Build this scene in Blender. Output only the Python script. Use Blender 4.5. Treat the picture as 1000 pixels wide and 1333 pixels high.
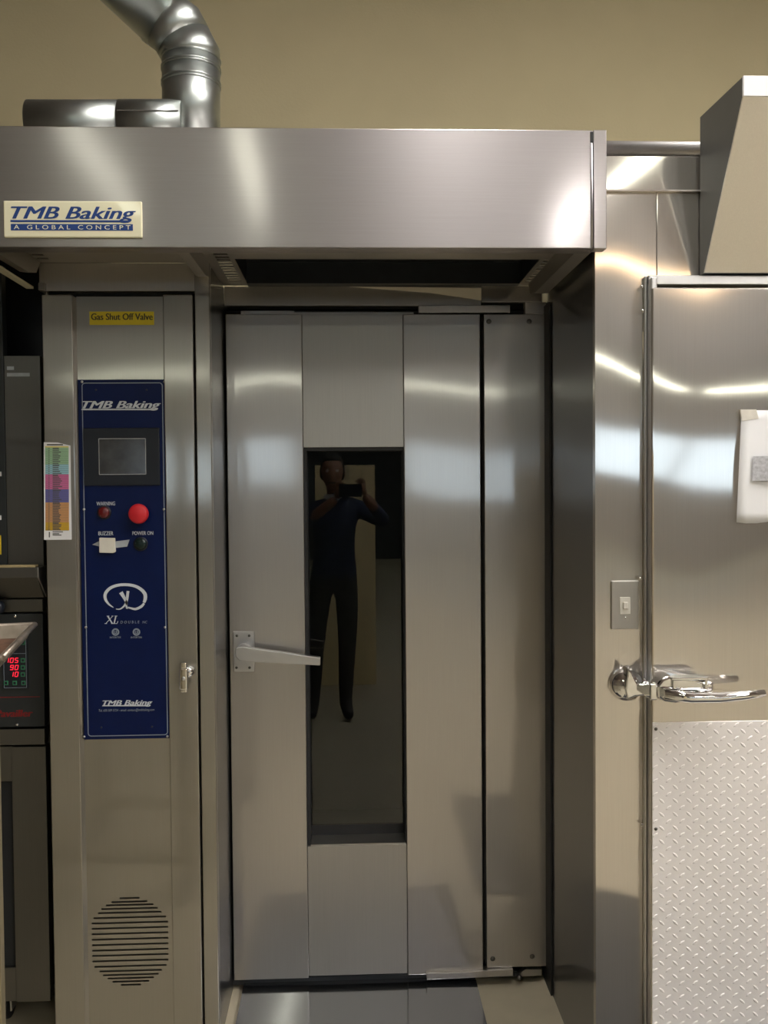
import bpy, bmesh, math, random
from mathutils import Vector, Matrix
random.seed(7)
for o in list(bpy.data.objects): bpy.data.objects.remove(o)
SC = bpy.context.scene
COL = SC.collection

# ------------------------------------------------------------------ camera, world, exposure
FPX = 1150.0                      # focal length in pixels of the 1000 x 1333 frame
CAMZ = 1.5
YAW, PITCH, ROLL = math.radians(2.214), math.radians(1.634), math.radians(0.463)
_cy, _sy, _cp, _sp = math.cos(YAW), math.sin(YAW), math.cos(PITCH), math.sin(PITCH)
FWD = Vector((_sy*_cp, _cy*_cp, -_sp)); _r = Vector((_cy, -_sy, 0)); _u = _r.cross(FWD)
RIGHT = _r*math.cos(ROLL) - _u*math.sin(ROLL); UP = _u*math.cos(ROLL) + _r*math.sin(ROLL)
cam_data = bpy.data.cameras.new('camera'); cam = bpy.data.objects.new('camera', cam_data); COL.objects.link(cam)
cam_data.sensor_fit = 'VERTICAL'; cam_data.sensor_height = 24.0
cam_data.lens = 24.0*FPX/1333.0; cam_data.clip_start = 0.02
m = Matrix.Identity(4)
for i in range(3):
    m[i][0], m[i][1], m[i][2] = RIGHT[i], UP[i], -FWD[i]
m[2][3] = CAMZ
cam.matrix_world = m
SC.camera = cam
w = bpy.data.worlds.new('world'); SC.world = w; w.use_nodes = True
w.node_tree.nodes['Background'].inputs[0].default_value = (0.72, 0.87, 1.0, 1)
w.node_tree.nodes['Background'].inputs[1].default_value = 2.4
SC.view_settings.view_transform = 'Standard'
SC.view_settings.look = 'None'
SC.view_settings.gamma = 1.0
SC.view_settings.use_curve_mapping = False
SC.view_settings.exposure = 0.0
LAMP_POWER = 15.0; LAMP_NEAR = 70.0     # emission of the fluorescent diffusers

def at(px, py, D):
    "point of the plane y = D seen at a pixel of the photograph (used to take measurements)"
    d = RIGHT*((px-500)/FPX) + UP*((666.5-py)/FPX) + FWD
    p = d*(D/d.y)
    return Vector((p.x, D, p.z + CAMZ))
def X(px, py, D): return at(px, py, D).x
def Z(px, py, D): return at(px, py, D).z

# ------------------------------------------------------------------ materials
MATS = {}
def nodes_of(name):
    mt = bpy.data.materials.new(name); mt.use_nodes = True
    nt = mt.node_tree
    return mt, nt, nt.nodes['Principled BSDF']
def noise(nt, scale, mapping=(1,1,1), detail=2.0, rough=0.5):
    tc = nt.nodes.new('ShaderNodeTexCoord'); mp = nt.nodes.new('ShaderNodeMapping')
    mp.inputs['Scale'].default_value = mapping
    nt.links.new(tc.outputs['Object'], mp.inputs['Vector'])
    n = nt.nodes.new('ShaderNodeTexNoise'); n.inputs['Scale'].default_value = scale
    n.inputs['Detail'].default_value = detail; n.inputs['Roughness'].default_value = rough
    nt.links.new(mp.outputs[0], n.inputs['Vector'])
    return n
def ramp(nt, src, a, b, p0=0.3, p1=0.7):
    r = nt.nodes.new('ShaderNodeValToRGB')
    r.color_ramp.elements[0].position = p0; r.color_ramp.elements[1].position = p1
    r.color_ramp.elements[0].color = (*a, 1); r.color_ramp.elements[1].color = (*b, 1)
    nt.links.new(src, r.inputs[0]); return r
def mrange(nt, src, a, b):
    r = nt.nodes.new('ShaderNodeMapRange')
    r.inputs[1].default_value = 0.3; r.inputs[2].default_value = 0.7
    r.inputs[3].default_value = a; r.inputs[4].default_value = b
    nt.links.new(src, r.inputs[0]); return r
def steel(name, col, r1, r2=0.42, haze=0.5, aniso=0.5, wave=0.02, wscale=2.2, grain='z'):
    "brushed stainless sheet: a sharp and a hazy reflection, fine grain, slight waviness of the sheet"
    mt, nt, b = nodes_of(name)
    out = nt.nodes['Material Output']
    g = noise(nt, 1.0, (6, 6, 420) if grain == 'x' else (420, 420, 6), 3, 0.6)
    cr = ramp(nt, g.outputs['Fac'], tuple(c*0.95 for c in col), col, 0.3, 0.7)
    cx = nt.nodes.new('ShaderNodeCombineXYZ')       # direction across the grain, along which reflections smear
    for i, v in enumerate((0.03, 0.2, 1.0) if grain == 'x' else (1.0, 0.22, 0.01)): cx.inputs[i].default_value = v
    nrm = None
    if wave > 0:
        wn = noise(nt, wscale, (1, 1, 1.2), 0.3, 0.4)
        sb = nt.nodes.new('ShaderNodeVectorMath'); sb.operation = 'SUBTRACT'; sb.inputs[1].default_value = (0.5, 0.5, 0.5)
        sc = nt.nodes.new('ShaderNodeVectorMath'); sc.operation = 'SCALE'; sc.inputs['Scale'].default_value = wave
        ge = nt.nodes.new('ShaderNodeNewGeometry')
        ad = nt.nodes.new('ShaderNodeVectorMath'); ad.operation = 'ADD'
        no = nt.nodes.new('ShaderNodeVectorMath'); no.operation = 'NORMALIZE'
        nt.links.new(wn.outputs['Color'], sb.inputs[0]); nt.links.new(sb.outputs[0], sc.inputs[0])
        nt.links.new(ge.outputs['Normal'], ad.inputs[0]); nt.links.new(sc.outputs[0], ad.inputs[1])
        nt.links.new(ad.outputs[0], no.inputs[0]); nrm = no.outputs[0]
    b2 = nt.nodes.new('ShaderNodeBsdfPrincipled')
    for q, r in ((b, r1), (b2, r2)):
        q.inputs['Metallic'].default_value = 1.0; q.inputs['Roughness'].default_value = r
        q.inputs['Anisotropic'].default_value = aniso
        nt.links.new(cr.outputs[0], q.inputs['Base Color']); nt.links.new(cx.outputs[0], q.inputs['Tangent'])
        if nrm: nt.links.new(nrm, q.inputs['Normal'])
    mx = nt.nodes.new('ShaderNodeMixShader'); mx.inputs[0].default_value = haze
    nt.links.new(b.outputs[0], mx.inputs[1]); nt.links.new(b2.outputs[0], mx.inputs[2]); nt.links.new(mx.outputs[0], out.inputs['Surface'])
    MATS[name] = mt; return mt
def plain(name, col, rough=0.5, metal=0.0, var=0.08, vscale=18.0, bump=0.0, bscale=120.0, emit=None, estr=0.0, coat=0.0):
    mt, nt, b = nodes_of(name)
    n = noise(nt, vscale, (1,1,1), 3, 0.55)
    cr = ramp(nt, n.outputs['Fac'], tuple(c*(1-var) for c in col), tuple(min(1, c*(1+var)) for c in col))
    nt.links.new(cr.outputs[0], b.inputs['Base Color'])
    b.inputs['Roughness'].default_value = rough; b.inputs['Metallic'].default_value = metal
    b.inputs['Coat Weight'].default_value = coat
    if bump:
        bn = noise(nt, bscale, (1,1,1), 2)
        bp = nt.nodes.new('ShaderNodeBump'); bp.inputs['Distance'].default_value = bump; bp.inputs['Strength'].default_value = 1
        nt.links.new(bn.outputs['Fac'], bp.inputs['Height']); nt.links.new(bp.outputs[0], b.inputs['Normal'])
    if emit:
        b.inputs['Emission Color'].default_value = (*emit, 1); b.inputs['Emission Strength'].default_value = estr
    MATS[name] = mt; return mt
def glass(name, tint, rough=0.0, ior=1.5):
    mt, nt, b = nodes_of(name)
    b.inputs['Base Color'].default_value = (*tint, 1); b.inputs['Transmission Weight'].default_value = 1.0
    b.inputs['Roughness'].default_value = rough; b.inputs['IOR'].default_value = ior
    MATS[name] = mt; return mt

steel('steel_hood', (0.45, 0.42, 0.415), 0.13, 0.37, 0.82, 0.7, 0.012, 1.3, 'x')
steel('steel_door', (0.56, 0.535, 0.505), 0.085, 0.42, 0.72, 0.4, 0.048, 2.8)
steel('steel_matte', (0.48, 0.46, 0.425), 0.40, 0.55, 0.5, 0.3, 0.0)
steel('steel_column', (0.46, 0.44, 0.40), 0.11, 0.44, 0.65, 0.5, 0.030, 2.4)
steel('steel_cooler', (0.70, 0.66, 0.61), 0.07, 0.40, 0.32, 0.3, 0.07, 3.1)
steel('steel_bright', (0.86, 0.83, 0.77), 0.35, 0.55, 0.5, 0.2, 0.01)
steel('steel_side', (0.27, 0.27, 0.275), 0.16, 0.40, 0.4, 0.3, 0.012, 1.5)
steel('steel_dark', (0.16, 0.155, 0.14), 0.34, 0.5, 0.5, 0.4, 0.010)
steel('steel_ramp', (0.36, 0.37, 0.40), 0.10, 0.40, 0.25, 0.2, 0.02, 5.0)
plain('galvanised', (0.42, 0.45, 0.43), 0.36, 1.0, 0.10, 9.0, 0.0006, 14.0)
plain('chrome', (0.86, 0.86, 0.86), 0.07, 1.0, 0.01)
plain('satin_aluminium', (0.62, 0.61, 0.60), 0.36, 1.0, 0.04)
plain('tread_aluminium', (0.92, 0.88, 0.86), 0.45, 0.2, 0.04, 6.0)
plain('wall_paint', (0.50, 0.435, 0.265), 0.85, 0, 0.03, 3.0, 0.0006, 90.0)
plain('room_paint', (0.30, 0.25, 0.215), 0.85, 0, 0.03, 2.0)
plain('backdrop_black', (0.025, 0.026, 0.028), 0.6)
plain('ceiling_paint', (0.33, 0.275, 0.265), 0.9, 0, 0.04, 2.0)
plain('floor_paint', (0.43, 0.38, 0.275), 0.55, 0, 0.10, 5.0)
plain('black_rubber', (0.015, 0.015, 0.016), 0.6, 0, 0.2, 30.0)
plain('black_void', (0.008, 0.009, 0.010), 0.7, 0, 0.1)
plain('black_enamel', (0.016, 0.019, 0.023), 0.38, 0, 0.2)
plain('charcoal_panel', (0.020, 0.024, 0.026), 0.42, 0, 0.15)
plain('navy_panel', (0.002, 0.0085, 0.058), 0.33, 0, 0.08)
MATS['navy_panel'].node_tree.nodes['Principled BSDF'].inputs['Specular IOR Level'].default_value = 0.22
plain('bezel_black', (0.008, 0.011, 0.018), 0.42, 0, 0.1)
plain('screen_grey', (0.055, 0.056, 0.056), 0.12, 0, 0.25, 30.0)
plain('screen_edge', (0.35, 0.36, 0.36), 0.4, 0, 0.05)
plain('white_print', (0.62, 0.66, 0.70), 0.5, 0, 0.02)
plain('grey_print', (0.24, 0.28, 0.34), 0.5, 0, 0.02)
plain('blue_print', (0.010, 0.045, 0.20), 0.45, 0, 0.04)
plain('cream_plate', (0.78, 0.74, 0.52), 0.22, 0, 0.02, coat=0.4)
plain('yellow_label', (0.70, 0.55, 0.02), 0.5, 0, 0.06)
plain('dark_print', (0.06, 0.055, 0.02), 0.6, 0, 0.05)
plain('red_lens', (0.12, 0.002, 0.004), 0.12, 0, 0.1, coat=0.6)
plain('red_button', (0.62, 0.018, 0.028), 0.42, 0, 0.05)
plain('green_lens', (0.004, 0.016, 0.014), 0.25, 0, 0.1)
plain('masking_tape', (0.74, 0.71, 0.62), 0.75, 0, 0.05, 40.0)
plain('clear_tape', (0.40, 0.43, 0.45), 0.3, 0, 0.10, 60.0)
plain('paper', (0.86, 0.86, 0.87), 0.75, 0, 0.01)
plain('paper_grey', (0.48, 0.48, 0.50), 0.8, 0, 0.20, 160.0)
plain('paper_tape', (0.72, 0.68, 0.60), 0.5, 0, 0.10, 40.0)
for nm, c in dict(green=(0.34,0.56,0.34), cyan=(0.33,0.60,0.68), pink=(0.66,0.16,0.36), violet=(0.14,0.14,0.40), orange=(0.66,0.34,0.14), gold=(0.70,0.42,0.02), yellow=(0.76,0.66,0.20)).items():
    plain('chart_'+nm, c, 0.55, 0, 0.03)
plain('chart_ink', (0.10, 0.10, 0.10), 0.6, 0, 0.05)
plain('led_red', (0.05, 0, 0), 0.4, emit=(1.0, 0.02, 0.05), estr=1.3)
plain('led_dim', (0.05, 0.002, 0.004), 0.4, 0, 0.1)
plain('key_green', (0.04, 0.22, 0.11), 0.5, 0, 0.1)
plain('red_print', (0.22, 0.008, 0.010), 0.5, 0, 0.1)
plain('cream_painted', (0.82, 0.77, 0.64), 0.45, 0.0, 0.03, 4.0)
plain('white_painted', (0.86, 0.86, 0.86), 0.45, 0.0, 0.02)
plain('shaded_side', (0.10, 0.10, 0.09), 0.5, 0, 0.05)  # dark grey holds the shade on the air curtain's side plates
plain('tan_edge', (0.46, 0.36, 0.19), 0.6, 0, 0.12)
plain('brassy_post', (0.34, 0.29, 0.18), 0.42, 0.6, 0.15, 12.0)
plain('baked_tin', (0.34, 0.29, 0.235), 0.38, 0.8, 0.30, 20.0)
plain('burnt_tin', (0.16, 0.085, 0.05), 0.55, 0.35, 0.5, 22.0)
plain('ivory_plastic', (0.60, 0.57, 0.50), 0.4, 0, 0.03)
plain('lamp_housing', (0.75, 0.76, 0.76), 0.5, 0, 0.02)
plain('lamp_diffuser', (0.9, 0.9, 0.9), 0.5, emit=(0.97, 1.0, 0.84), estr=LAMP_POWER)
plain('lamp_near', (0.9, 0.9, 0.9), 0.5, emit=(1.0, 0.965, 0.93), estr=LAMP_NEAR)
plain('lamp_warm', (0.9, 0.9, 0.9), 0.5, emit=(1.0, 0.70, 0.42), estr=10.0)
plain('carton', (0.80, 0.66, 0.38), 0.8, 0, 0.05)
plain('carton_tape', (0.55, 0.47, 0.30), 0.35, 0, 0.04)
plain('skin', (0.30, 0.15, 0.09), 0.5, 0, 0.06)
plain('hair', (0.02, 0.015, 0.012), 0.6, 0, 0.2, 60.0)
plain('navy_shirt', (0.016, 0.024, 0.060), 0.85, 0, 0.15, 30.0)
plain('dark_trousers', (0.030, 0.027, 0.024), 0.85, 0, 0.15, 30.0)
plain('shoe_leather', (0.006, 0.006, 0.007), 0.4, 0, 0.2)
plain('eye_white', (0.6, 0.6, 0.6), 0.2, 0, 0.02)
plain('window_frame', (0.30, 0.30, 0.30), 0.5, 0, 0.05)
glass('oven_glass', (0.55, 0.62, 0.60), 0.0, 1.5)
glass('window_glass', (1, 1, 1), 0.0, 1.05)

# ------------------------------------------------------------------ mesh helpers
class MB:
    "collects shapes in world coordinates; build() links them as ONE mesh object"
    def __init__(s): s.bm = bmesh.new(); s.mats = []
    def box(s, a, b, bev=0.0, seg=2, mat=0):
        x0, x1 = sorted((a[0], b[0])); y0, y1 = sorted((a[1], b[1])); z0, z1 = sorted((a[2], b[2]))
        t = bmesh.new()
        bmesh.ops.create_cube(t, size=1)
        for v in t.verts:
            v.co = Vector(((x0+x1)/2+v.co.x*(x1-x0), (y0+y1)/2+v.co.y*(y1-y0), (z0+z1)/2+v.co.z*(z1-z0)))
        if bev > 0:
            bmesh.ops.bevel(t, geom=t.edges[:], offset=min(bev, 0.45*min(x1-x0, y1-y0, z1-z0)), segments=seg, profile=0.5, affect='EDGES')
        s.merge(t, mat); return s
    def merge(s, t, mat=0, M=None):
        if M is not None: bmesh.ops.transform(t, matrix=M, verts=t.verts)
        vm = {v: s.bm.verts.new(v.co) for v in t.verts}
        for f in t.faces:
            try:
                nf = s.bm.faces.new([vm[v] for v in f.verts]); nf.smooth = f.smooth; nf.material_index = mat
            except ValueError: pass
        t.free(); return s
    def prism(s, pts, off, mat=0, bev=0.0):
        "polygon (world points) extruded by the vector off"
        t = bmesh.new(); off = Vector(off)
        a = [t.verts.new(Vector(p)) for p in pts]; b = [t.verts.new(Vector(p)+off) for p in pts]
        t.faces.new(a); t.faces.new(b[::-1]); n = len(pts)
        for i in range(n): t.faces.new((a[i], b[i], b[(i+1) % n], a[(i+1) % n]))
        bmesh.ops.recalc_face_normals(t, faces=t.faces)
        if bev: bmesh.ops.bevel(t, geom=t.edges[:], offset=bev, segments=2, profile=0.5, affect='EDGES')
        s.merge(t, mat); return s
    def tube(s, path, rad, n=20, mat=0, cap=True, smooth=True):
        "round tube along a polyline; rings lie in the mitre planes"
        P = [Vector(p) for p in path]; R = rad if isinstance(rad, (list, tuple)) else [rad]*len(P)
        t = bmesh.new(); rings = []
        d0 = (P[1]-P[0]).normalized()
        ref = Vector((0, 1, 0)) if abs(d0.y) < 0.9 else Vector((1, 0, 0))
        for i, p in enumerate(P):
            a = (P[i]-P[i-1]).normalized() if i > 0 else (P[1]-P[0]).normalized()
            b = (P[i+1]-P[i]).normalized() if i < len(P)-1 else a
            u = a.cross(ref).normalized(); v = u.cross(a).normalized()
            bis = (a+b).normalized() if (a+b).length > 1e-6 else a
            ring = []
            for k in range(n):
                an = 2*math.pi*k/n; q = p + (u*math.cos(an)+v*math.sin(an))*R[i]
                q = q - a*((q-p).dot(bis)/a.dot(bis))
                ring.append(t.verts.new(q))
            rings.append(ring)
        for i in range(len(rings)-1):
            for k in range(n):
                f = t.faces.new((rings[i][k], rings[i][(k+1) % n], rings[i+1][(k+1) % n], rings[i+1][k])); f.smooth = smooth
        if cap:
            t.faces.new(rings[0][::-1]); t.faces.new(rings[-1])
        s.merge(t, mat); return s
    def lathe(s, prof, axis_pt, axis, n=28, mat=0, smooth=True):
        "profile [(r, h)] turned about an axis"
        ax = Vector(axis).normalized(); c = Vector(axis_pt)
        u = ax.orthogonal().normalized(); v = ax.cross(u); t = bmesh.new(); rings = []
        for r, h in prof:
            rings.append([t.verts.new(c+ax*h+(u*math.cos(2*math.pi*k/n)+v*math.sin(2*math.pi*k/n))*max(r, 1e-5)) for k in range(n)])
        for i in range(len(rings)-1):
            for k in range(n):
                f = t.faces.new((rings[i][k], rings[i][(k+1) % n], rings[i+1][(k+1) % n], rings[i+1][k])); f.smooth = smooth
        t.faces.new(rings[0][::-1]); t.faces.new(rings[-1])
        bmesh.ops.recalc_face_normals(t, faces=t.faces)
        s.merge(t, mat); return s
    def ribbon(s, pts, wid, D, th=0.0004, mat=0):
        "flat stroke printed on a plane y = D; pts and wid in metres (x, z)"
        n = len(pts); L = []; R_ = []
        for i in range(n):
            a = Vector(pts[max(0, i-1)]); b = Vector(pts[min(n-1, i+1)]); d = (b-a).normalized()
            nn = Vector((-d.y, d.x))*wid[i]/2; p = Vector(pts[i]); L.append(p+nn); R_.append(p-nn)
        for i in range(n-1):
            q = [L[i], L[i+1], R_[i+1], R_[i]]
            s.prism([(v.x, D, v.y) for v in q], (0, th, 0), mat)
        return s
    def build(s, name, mat, parent=None):
        me = bpy.data.meshes.new(name)
        if parent is None:
            xs = [v.co for v in s.bm.verts]
            org = Vector(((min(v.x for v in xs)+max(v.x for v in xs))/2, (min(v.y for v in xs)+max(v.y for v in xs))/2, min(v.z for v in xs)))
        else: org = parent['_o'] if '_o' in parent else (0, 0, 0); org = Vector(org)
        for v in s.bm.verts: v.co -= org
        s.bm.normal_update(); s.bm.to_mesh(me); s.bm.free()
        for mm in (mat if isinstance(mat, (list, tuple)) else [mat]): me.materials.append(MATS[mm])
        o = bpy.data.objects.new(name, me); COL.objects.link(o)
        if parent is None: o.location = org
        else: o.parent = parent
        o['_o'] = tuple(org)
        return o
def box(name, a, b, mat, parent=None, bev=0.0): return MB().box(a, b, bev).build(name, mat, parent)
def tag(o, label, cat, group=None):
    o['label'] = label; o['category'] = cat
    if group: o['group'] = group
    return o
def struct(o): o['kind'] = 'structure'; return o
def thing(name, loc, label, cat, group=None):
    o = bpy.data.objects.new(name, None); o.empty_display_size = 0.1; COL.objects.link(o); o.location = loc; o['_o'] = tuple(loc)
    return tag(o, label, cat, group)
def clone(o, name=None, parent=None, delta=(0,0,0)):
    c = o.copy(); COL.objects.link(c); c.parent = parent
    c.location = Vector(o.location) + Vector(delta)
    for ch in [q for q in bpy.data.objects if q.parent == o]: clone(ch, None, c)
    return c
def text(name, body, x0, x1, zb, zt, D, mat, parent, shear=0.0, bold=0.0, th=0.0005, space=1.0):
    "lettering fitted to a rectangle (x0..x1, zb..zt) on the plane y = D, facing the room"
    cu = bpy.data.curves.new(name, 'FONT'); cu.body = body; cu.shear = shear; cu.space_character = space
    cu.resolution_u = 3
    t = bpy.data.objects.new(name, cu); COL.objects.link(t)
    dg = bpy.context.evaluated_depsgraph_get(); dg.update()
    me = bpy.data.meshes.new_from_object(t.evaluated_get(dg))
    bpy.data.objects.remove(t); bpy.data.curves.remove(cu)
    xs = [v.co.x for v in me.vertices]; ys = [v.co.y for v in me.vertices]
    bm = bmesh.new()
    for k in ((-1.5, -0.5, 0.5, 1.5) if bold else (0,)):        # heavier strokes: the glyphs laid over each other, slightly shifted
        for v in me.vertices: v.co.x += k*bold; v.co.z = k
        bm.from_mesh(me)
        for v in me.vertices: v.co.x -= k*bold
    bpy.data.meshes.remove(me)
    a, b, c, d = min(xs)-1.5*bold, max(xs)+1.5*bold, min(ys), max(ys)
    for v in bm.verts:
        v.co = Vector((x0+(v.co.x-a)/(b-a)*(x1-x0), D-v.co.z*0.00012, zb+(v.co.y-c)/(d-c)*(zt-zb)))
    r = bmesh.ops.extrude_face_region(bm, geom=bm.faces[:])
    bmesh.ops.translate(bm, verts=[v for v in r['geom'] if isinstance(v, bmesh.types.BMVert)], vec=(0, th, 0))
    k = MB(); k.bm.free(); k.bm = bm
    bmesh.ops.recalc_face_normals(bm, faces=bm.faces)
    return k.build(name, mat, parent)
def screw(name, p, r, parent, mat='chrome', h=0.003):
    return MB().lathe([(r, 0), (r, h*0.4), (r*0.75, h*0.85), (0.0001, h)], p, (0, -1, 0), 14).build(name, mat, parent)

# ------------------------------------------------------------------ room
FLOOR = 0.0; CEIL = 4.35; YB = 4.45; YF = -13.0; XL = -7.0; XR = 8.6
struct(box('floor', (XL, YF, -0.1), (XR, YB, 0), 'floor_paint'))
struct(box('ceiling', (XL, YF, CEIL), (XR, YB, CEIL+0.1), 'ceiling_paint'))
struct(box('wall_back', (XL, YB, 0), (XR, YB+0.12, CEIL), 'wall_paint'))
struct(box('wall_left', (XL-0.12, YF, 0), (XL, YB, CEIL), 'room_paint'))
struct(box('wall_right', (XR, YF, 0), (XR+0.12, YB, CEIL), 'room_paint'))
WZ0, WZ1 = 1.36, 2.42                              # two window bands behind the photographer
BANDS = [(-4.3, -0.95, 2), (1.35, 8.4, 4)]
wf = MB()
wf.box((XL, YF-0.15, 0), (XR, YF, WZ0)).box((XL, YF-0.15, WZ1), (XR, YF, CEIL))
wf.box((XL, YF-0.15, WZ0), (BANDS[0][0], YF, WZ1)).box((BANDS[0][1], YF-0.15, WZ0), (BANDS[1][0], YF, WZ1)).box((BANDS[1][1], YF-0.15, WZ0), (XR, YF, WZ1))
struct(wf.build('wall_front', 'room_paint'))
dd_ = struct(MB().box((-0.85, YF, 0), (1.25, YF+0.04, 3.0), 0.005).build('dark_backdrop', 'backdrop_black'))  # unseen dark panel, added to darken what the oven glass reflects
MB().box((-0.93, YF, 0), (-0.851, YF+0.06, 3.1)).build('backdrop_edge', 'window_frame', dd_)
MB().box((1.251, YF, 0), (1.33, YF+0.06, 3.1)).build('backdrop_edge', 'window_frame', dd_)
MB().box((-0.851, YF, 3.001), (1.251, YF+0.06, 3.1)).build('backdrop_head', 'window_frame', dd_)
nwin = 0
for x0, x1, n_ in BANDS:
    for i in range(n_):
        ww = (x1-x0)/n_; a, b = x0+i*ww, x0+(i+1)*ww; nwin += 1
        fr = MB()
        fr.box((a, YF-0.12, WZ0), (a+0.04, YF-0.02, WZ1)).box((b-0.04, YF-0.12, WZ0), (b, YF-0.02, WZ1))
        fr.box((a+0.04, YF-0.12, WZ0), (b-0.04, YF-0.02, WZ0+0.04)).box((a+0.04, YF-0.12, WZ1-0.04), (b-0.04, YF-0.02, WZ1))
        wo = struct(fr.build('window_%d' % nwin, 'window_frame'))
        box('pane', (a+0.04, YF-0.075, WZ0+0.04), (b-0.04, YF-0.07, WZ1-0.04), 'window_glass', wo)

# fluorescent fixtures: two rows overhead along the room, one row across it far behind, four near ones added
def fixture(c, length, along, label, group, mat='lamp_diffuser'):
    c = Vector(c); hx, hy = (0.09, length/2) if along == 'y' else (length/2, 0.09)
    t = thing('fluorescent_fixture', c, label, 'ceiling light', group)
    box('housing', (c.x-hx, c.y-hy, c.z), (c.x+hx, c.y+hy, c.z+0.06), 'lamp_housing', t, 0.006)
    box('diffuser', (c.x-hx*0.86, c.y-hy*0.98, c.z-0.03), (c.x+hx*0.86, c.y+hy*0.98, c.z), mat, t, 0.01)
    for s in (-0.7, 0.7):
        p = c + (Vector((0, hy*s, 0)) if along == 'y' else Vector((hx*s, 0, 0)))
        MB().tube([(p.x, p.y, c.z+0.06), (p.x, p.y, CEIL)], 0.008, 8).build('hanger', 'lamp_housing', t)
    return t
for x, y, mt_, lb in ((0.5, 1.3, 'lamp_near', 'added ceiling fixture brightening the wall above the exhaust hood'), (2.5, 0.9, 'lamp_near', 'added ceiling fixture brightening the wall above the walk-in cooler'),  # both unseen, added to brighten the back wall
                 (3.3, -0.8, 'lamp_near', 'added ceiling fixture lighting the cooler front from the right'), (4.4, -3.3, 'lamp_near', 'second added ceiling fixture lighting the cooler front from the right'),  # both unseen, added to light the front faces at the right
                 (-2.0, -3.4, 'lamp_diffuser', 'fluorescent ceiling fixture reflected at the left end of the hood'), (-0.78, -3.4, 'lamp_diffuser', 'fluorescent ceiling fixture reflected left of the middle of the hood'),
                 (2.2, -4.7, 'lamp_near', 'fluorescent ceiling fixture reflected at the right end of the hood'), (2.45, -3.1, 'lamp_diffuser', 'fluorescent ceiling fixture reflected in the cooler fascia')):
    fixture((x, y, 4.1), 1.4 if y in (-4.7, -3.1) else 2.2, 'y', lb, 'overhead fluorescent fixtures', mt_)
fixture((3.7, -6.6, 4.1), 2.4, 'x', 'warm white fluorescent fixture hung across the middle of the room', 'overhead fluorescent fixtures', 'lamp_warm')
for x, lb in ((-3.6, 'first'), (-0.9, 'second'), (1.8, 'third'), (4.5, 'fourth'), (7.2, 'fifth')):
    fixture((x, -11.0, 3.42), 2.66, 'x', lb+' fluorescent fixture from the left hung across the far end', 'fluorescent fixtures across the far end')

# ------------------------------------------------------------------ planes of the equipment
DH, DC, DD, DK = 2.00, 2.34, 2.60, 2.08            # hood front, control column, oven door, cooler front
XK = X(775.3, 800, DK)                              # left corner of the cooler
XCL = X(60, 700, DC); XCR = X(277, 700, DC)         # control column
ZU = CAMZ + 0.588                                   # underside of the hood
ZLIP = Z(400, 322.5, DH); ZHT = Z(400, 166.5, DH)

# ------------------------------------------------------------------ exhaust hood
hood = thing('exhaust_hood', (-0.2, 2.3, ZLIP), 'long brushed stainless canopy hood above the oven door and control column', 'hood')
HX0 = -1.02; HX1 = XK-0.002; xs_ = X(772, 245, DH)
mb = MB().box((HX0, DH, ZLIP), (xs_, DH+0.02, ZHT), 0.002)
mb.box((HX0, DH+0.02, ZLIP), (xs_, DH+0.045, ZLIP+0.004))
mb.build('front_panel', 'steel_hood', hood)
MB().box((xs_+0.0008, DH-0.002, ZLIP-0.001), (HX1+0.006, DH+0.03, ZHT), 0.002).build('end_cap', 'steel_hood', hood)
MB().tube([(xs_-0.003, DH-0.002, ZLIP+0.002), (xs_-0.003, DH-0.002, ZHT-0.03)], 0.0022, 8).build('weld_bead', 'satin_aluminium', hood)
MB().box((xs_-0.006, DH-0.002, ZHT-0.028), (xs_+0.0005, DH+0.004, ZHT-0.004), 0.001).build('corner_notch', 'black_void', hood)
MB().box((HX0, DH+0.02, ZHT-0.006), (HX1, DD+0.5, ZHT), 0.001).build('top_sheet', 'steel_hood', hood)
MB().box((HX0-0.004, DH, ZLIP), (HX0, DD+0.5, ZHT)).build('side_panel', 'steel_hood', hood)
MB().box((HX1-0.004, DH+0.035, ZLIP+0.045), (HX1, DD+0.5, ZHT-0.007)).build('side_panel', 'steel_hood', hood)
def slotted(mb, x0, x1, y0, y1, z0, z1, sx0, sx1, ys):
    "sheet with a column of slots cut through it"
    mb.box((x0, y0, z0), (sx0, y1, z1)); mb.box((sx1, y0, z0), (x1, y1, z1))
    p = y0
    for a, b in ys:
        mb.box((sx0, p, z0), (sx1, a, z1)); p = b
    mb.box((sx0, p, z0), (sx1, y1, z1)); return mb
XPL, XPR = -0.80, -0.372                            # partitions of the canopy
mb = MB()
sl = [(2.185+i*0.036, 2.199+i*0.036) for i in range(4)]
slotted(mb, XPL+0.0, -0.6, DH+0.045, DC, ZU, ZU+0.003, -0.792, -0.762, sl)
slotted(mb, -0.6, XPR, DH+0.045, DC, ZU, ZU+0.003, -0.425, -0.397, sl)
mb.build('underside_sheet', 'steel_matte', hood)
mb = MB()
sl = [(2.19+i*0.0285, 2.206+i*0.0285) for i in range(13)]
slotted(mb, XPR, -0.29, DH+0.045, DD, ZU, ZU+0.003, -0.338, -0.302, sl)
mb.box((-0.29, DH+0.045, ZU), (HX1-0.03, 2.30, ZU+0.003))
slotted(mb, 0.50, HX1-0.03, 2.30, DD, ZU, ZU+0.003, 0.512, 0.54, sl[4:])
mb.build('underside_sheet', 'steel_matte', hood)
MB().box((-0.29, 2.30, ZU+0.06), (0.50, DD-0.02, ZU+0.065)).box((-0.29, 2.298, ZU+0.003), (0.50, 2.302, ZU+0.065)).box((-0.294, 2.30, ZU+0.003), (-0.29, DD, ZU+0.065)).box((0.50, 2.30, ZU+0.003), (0.504, DD, ZU+0.065)).build('extraction_recess', 'black_enamel', hood)
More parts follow.
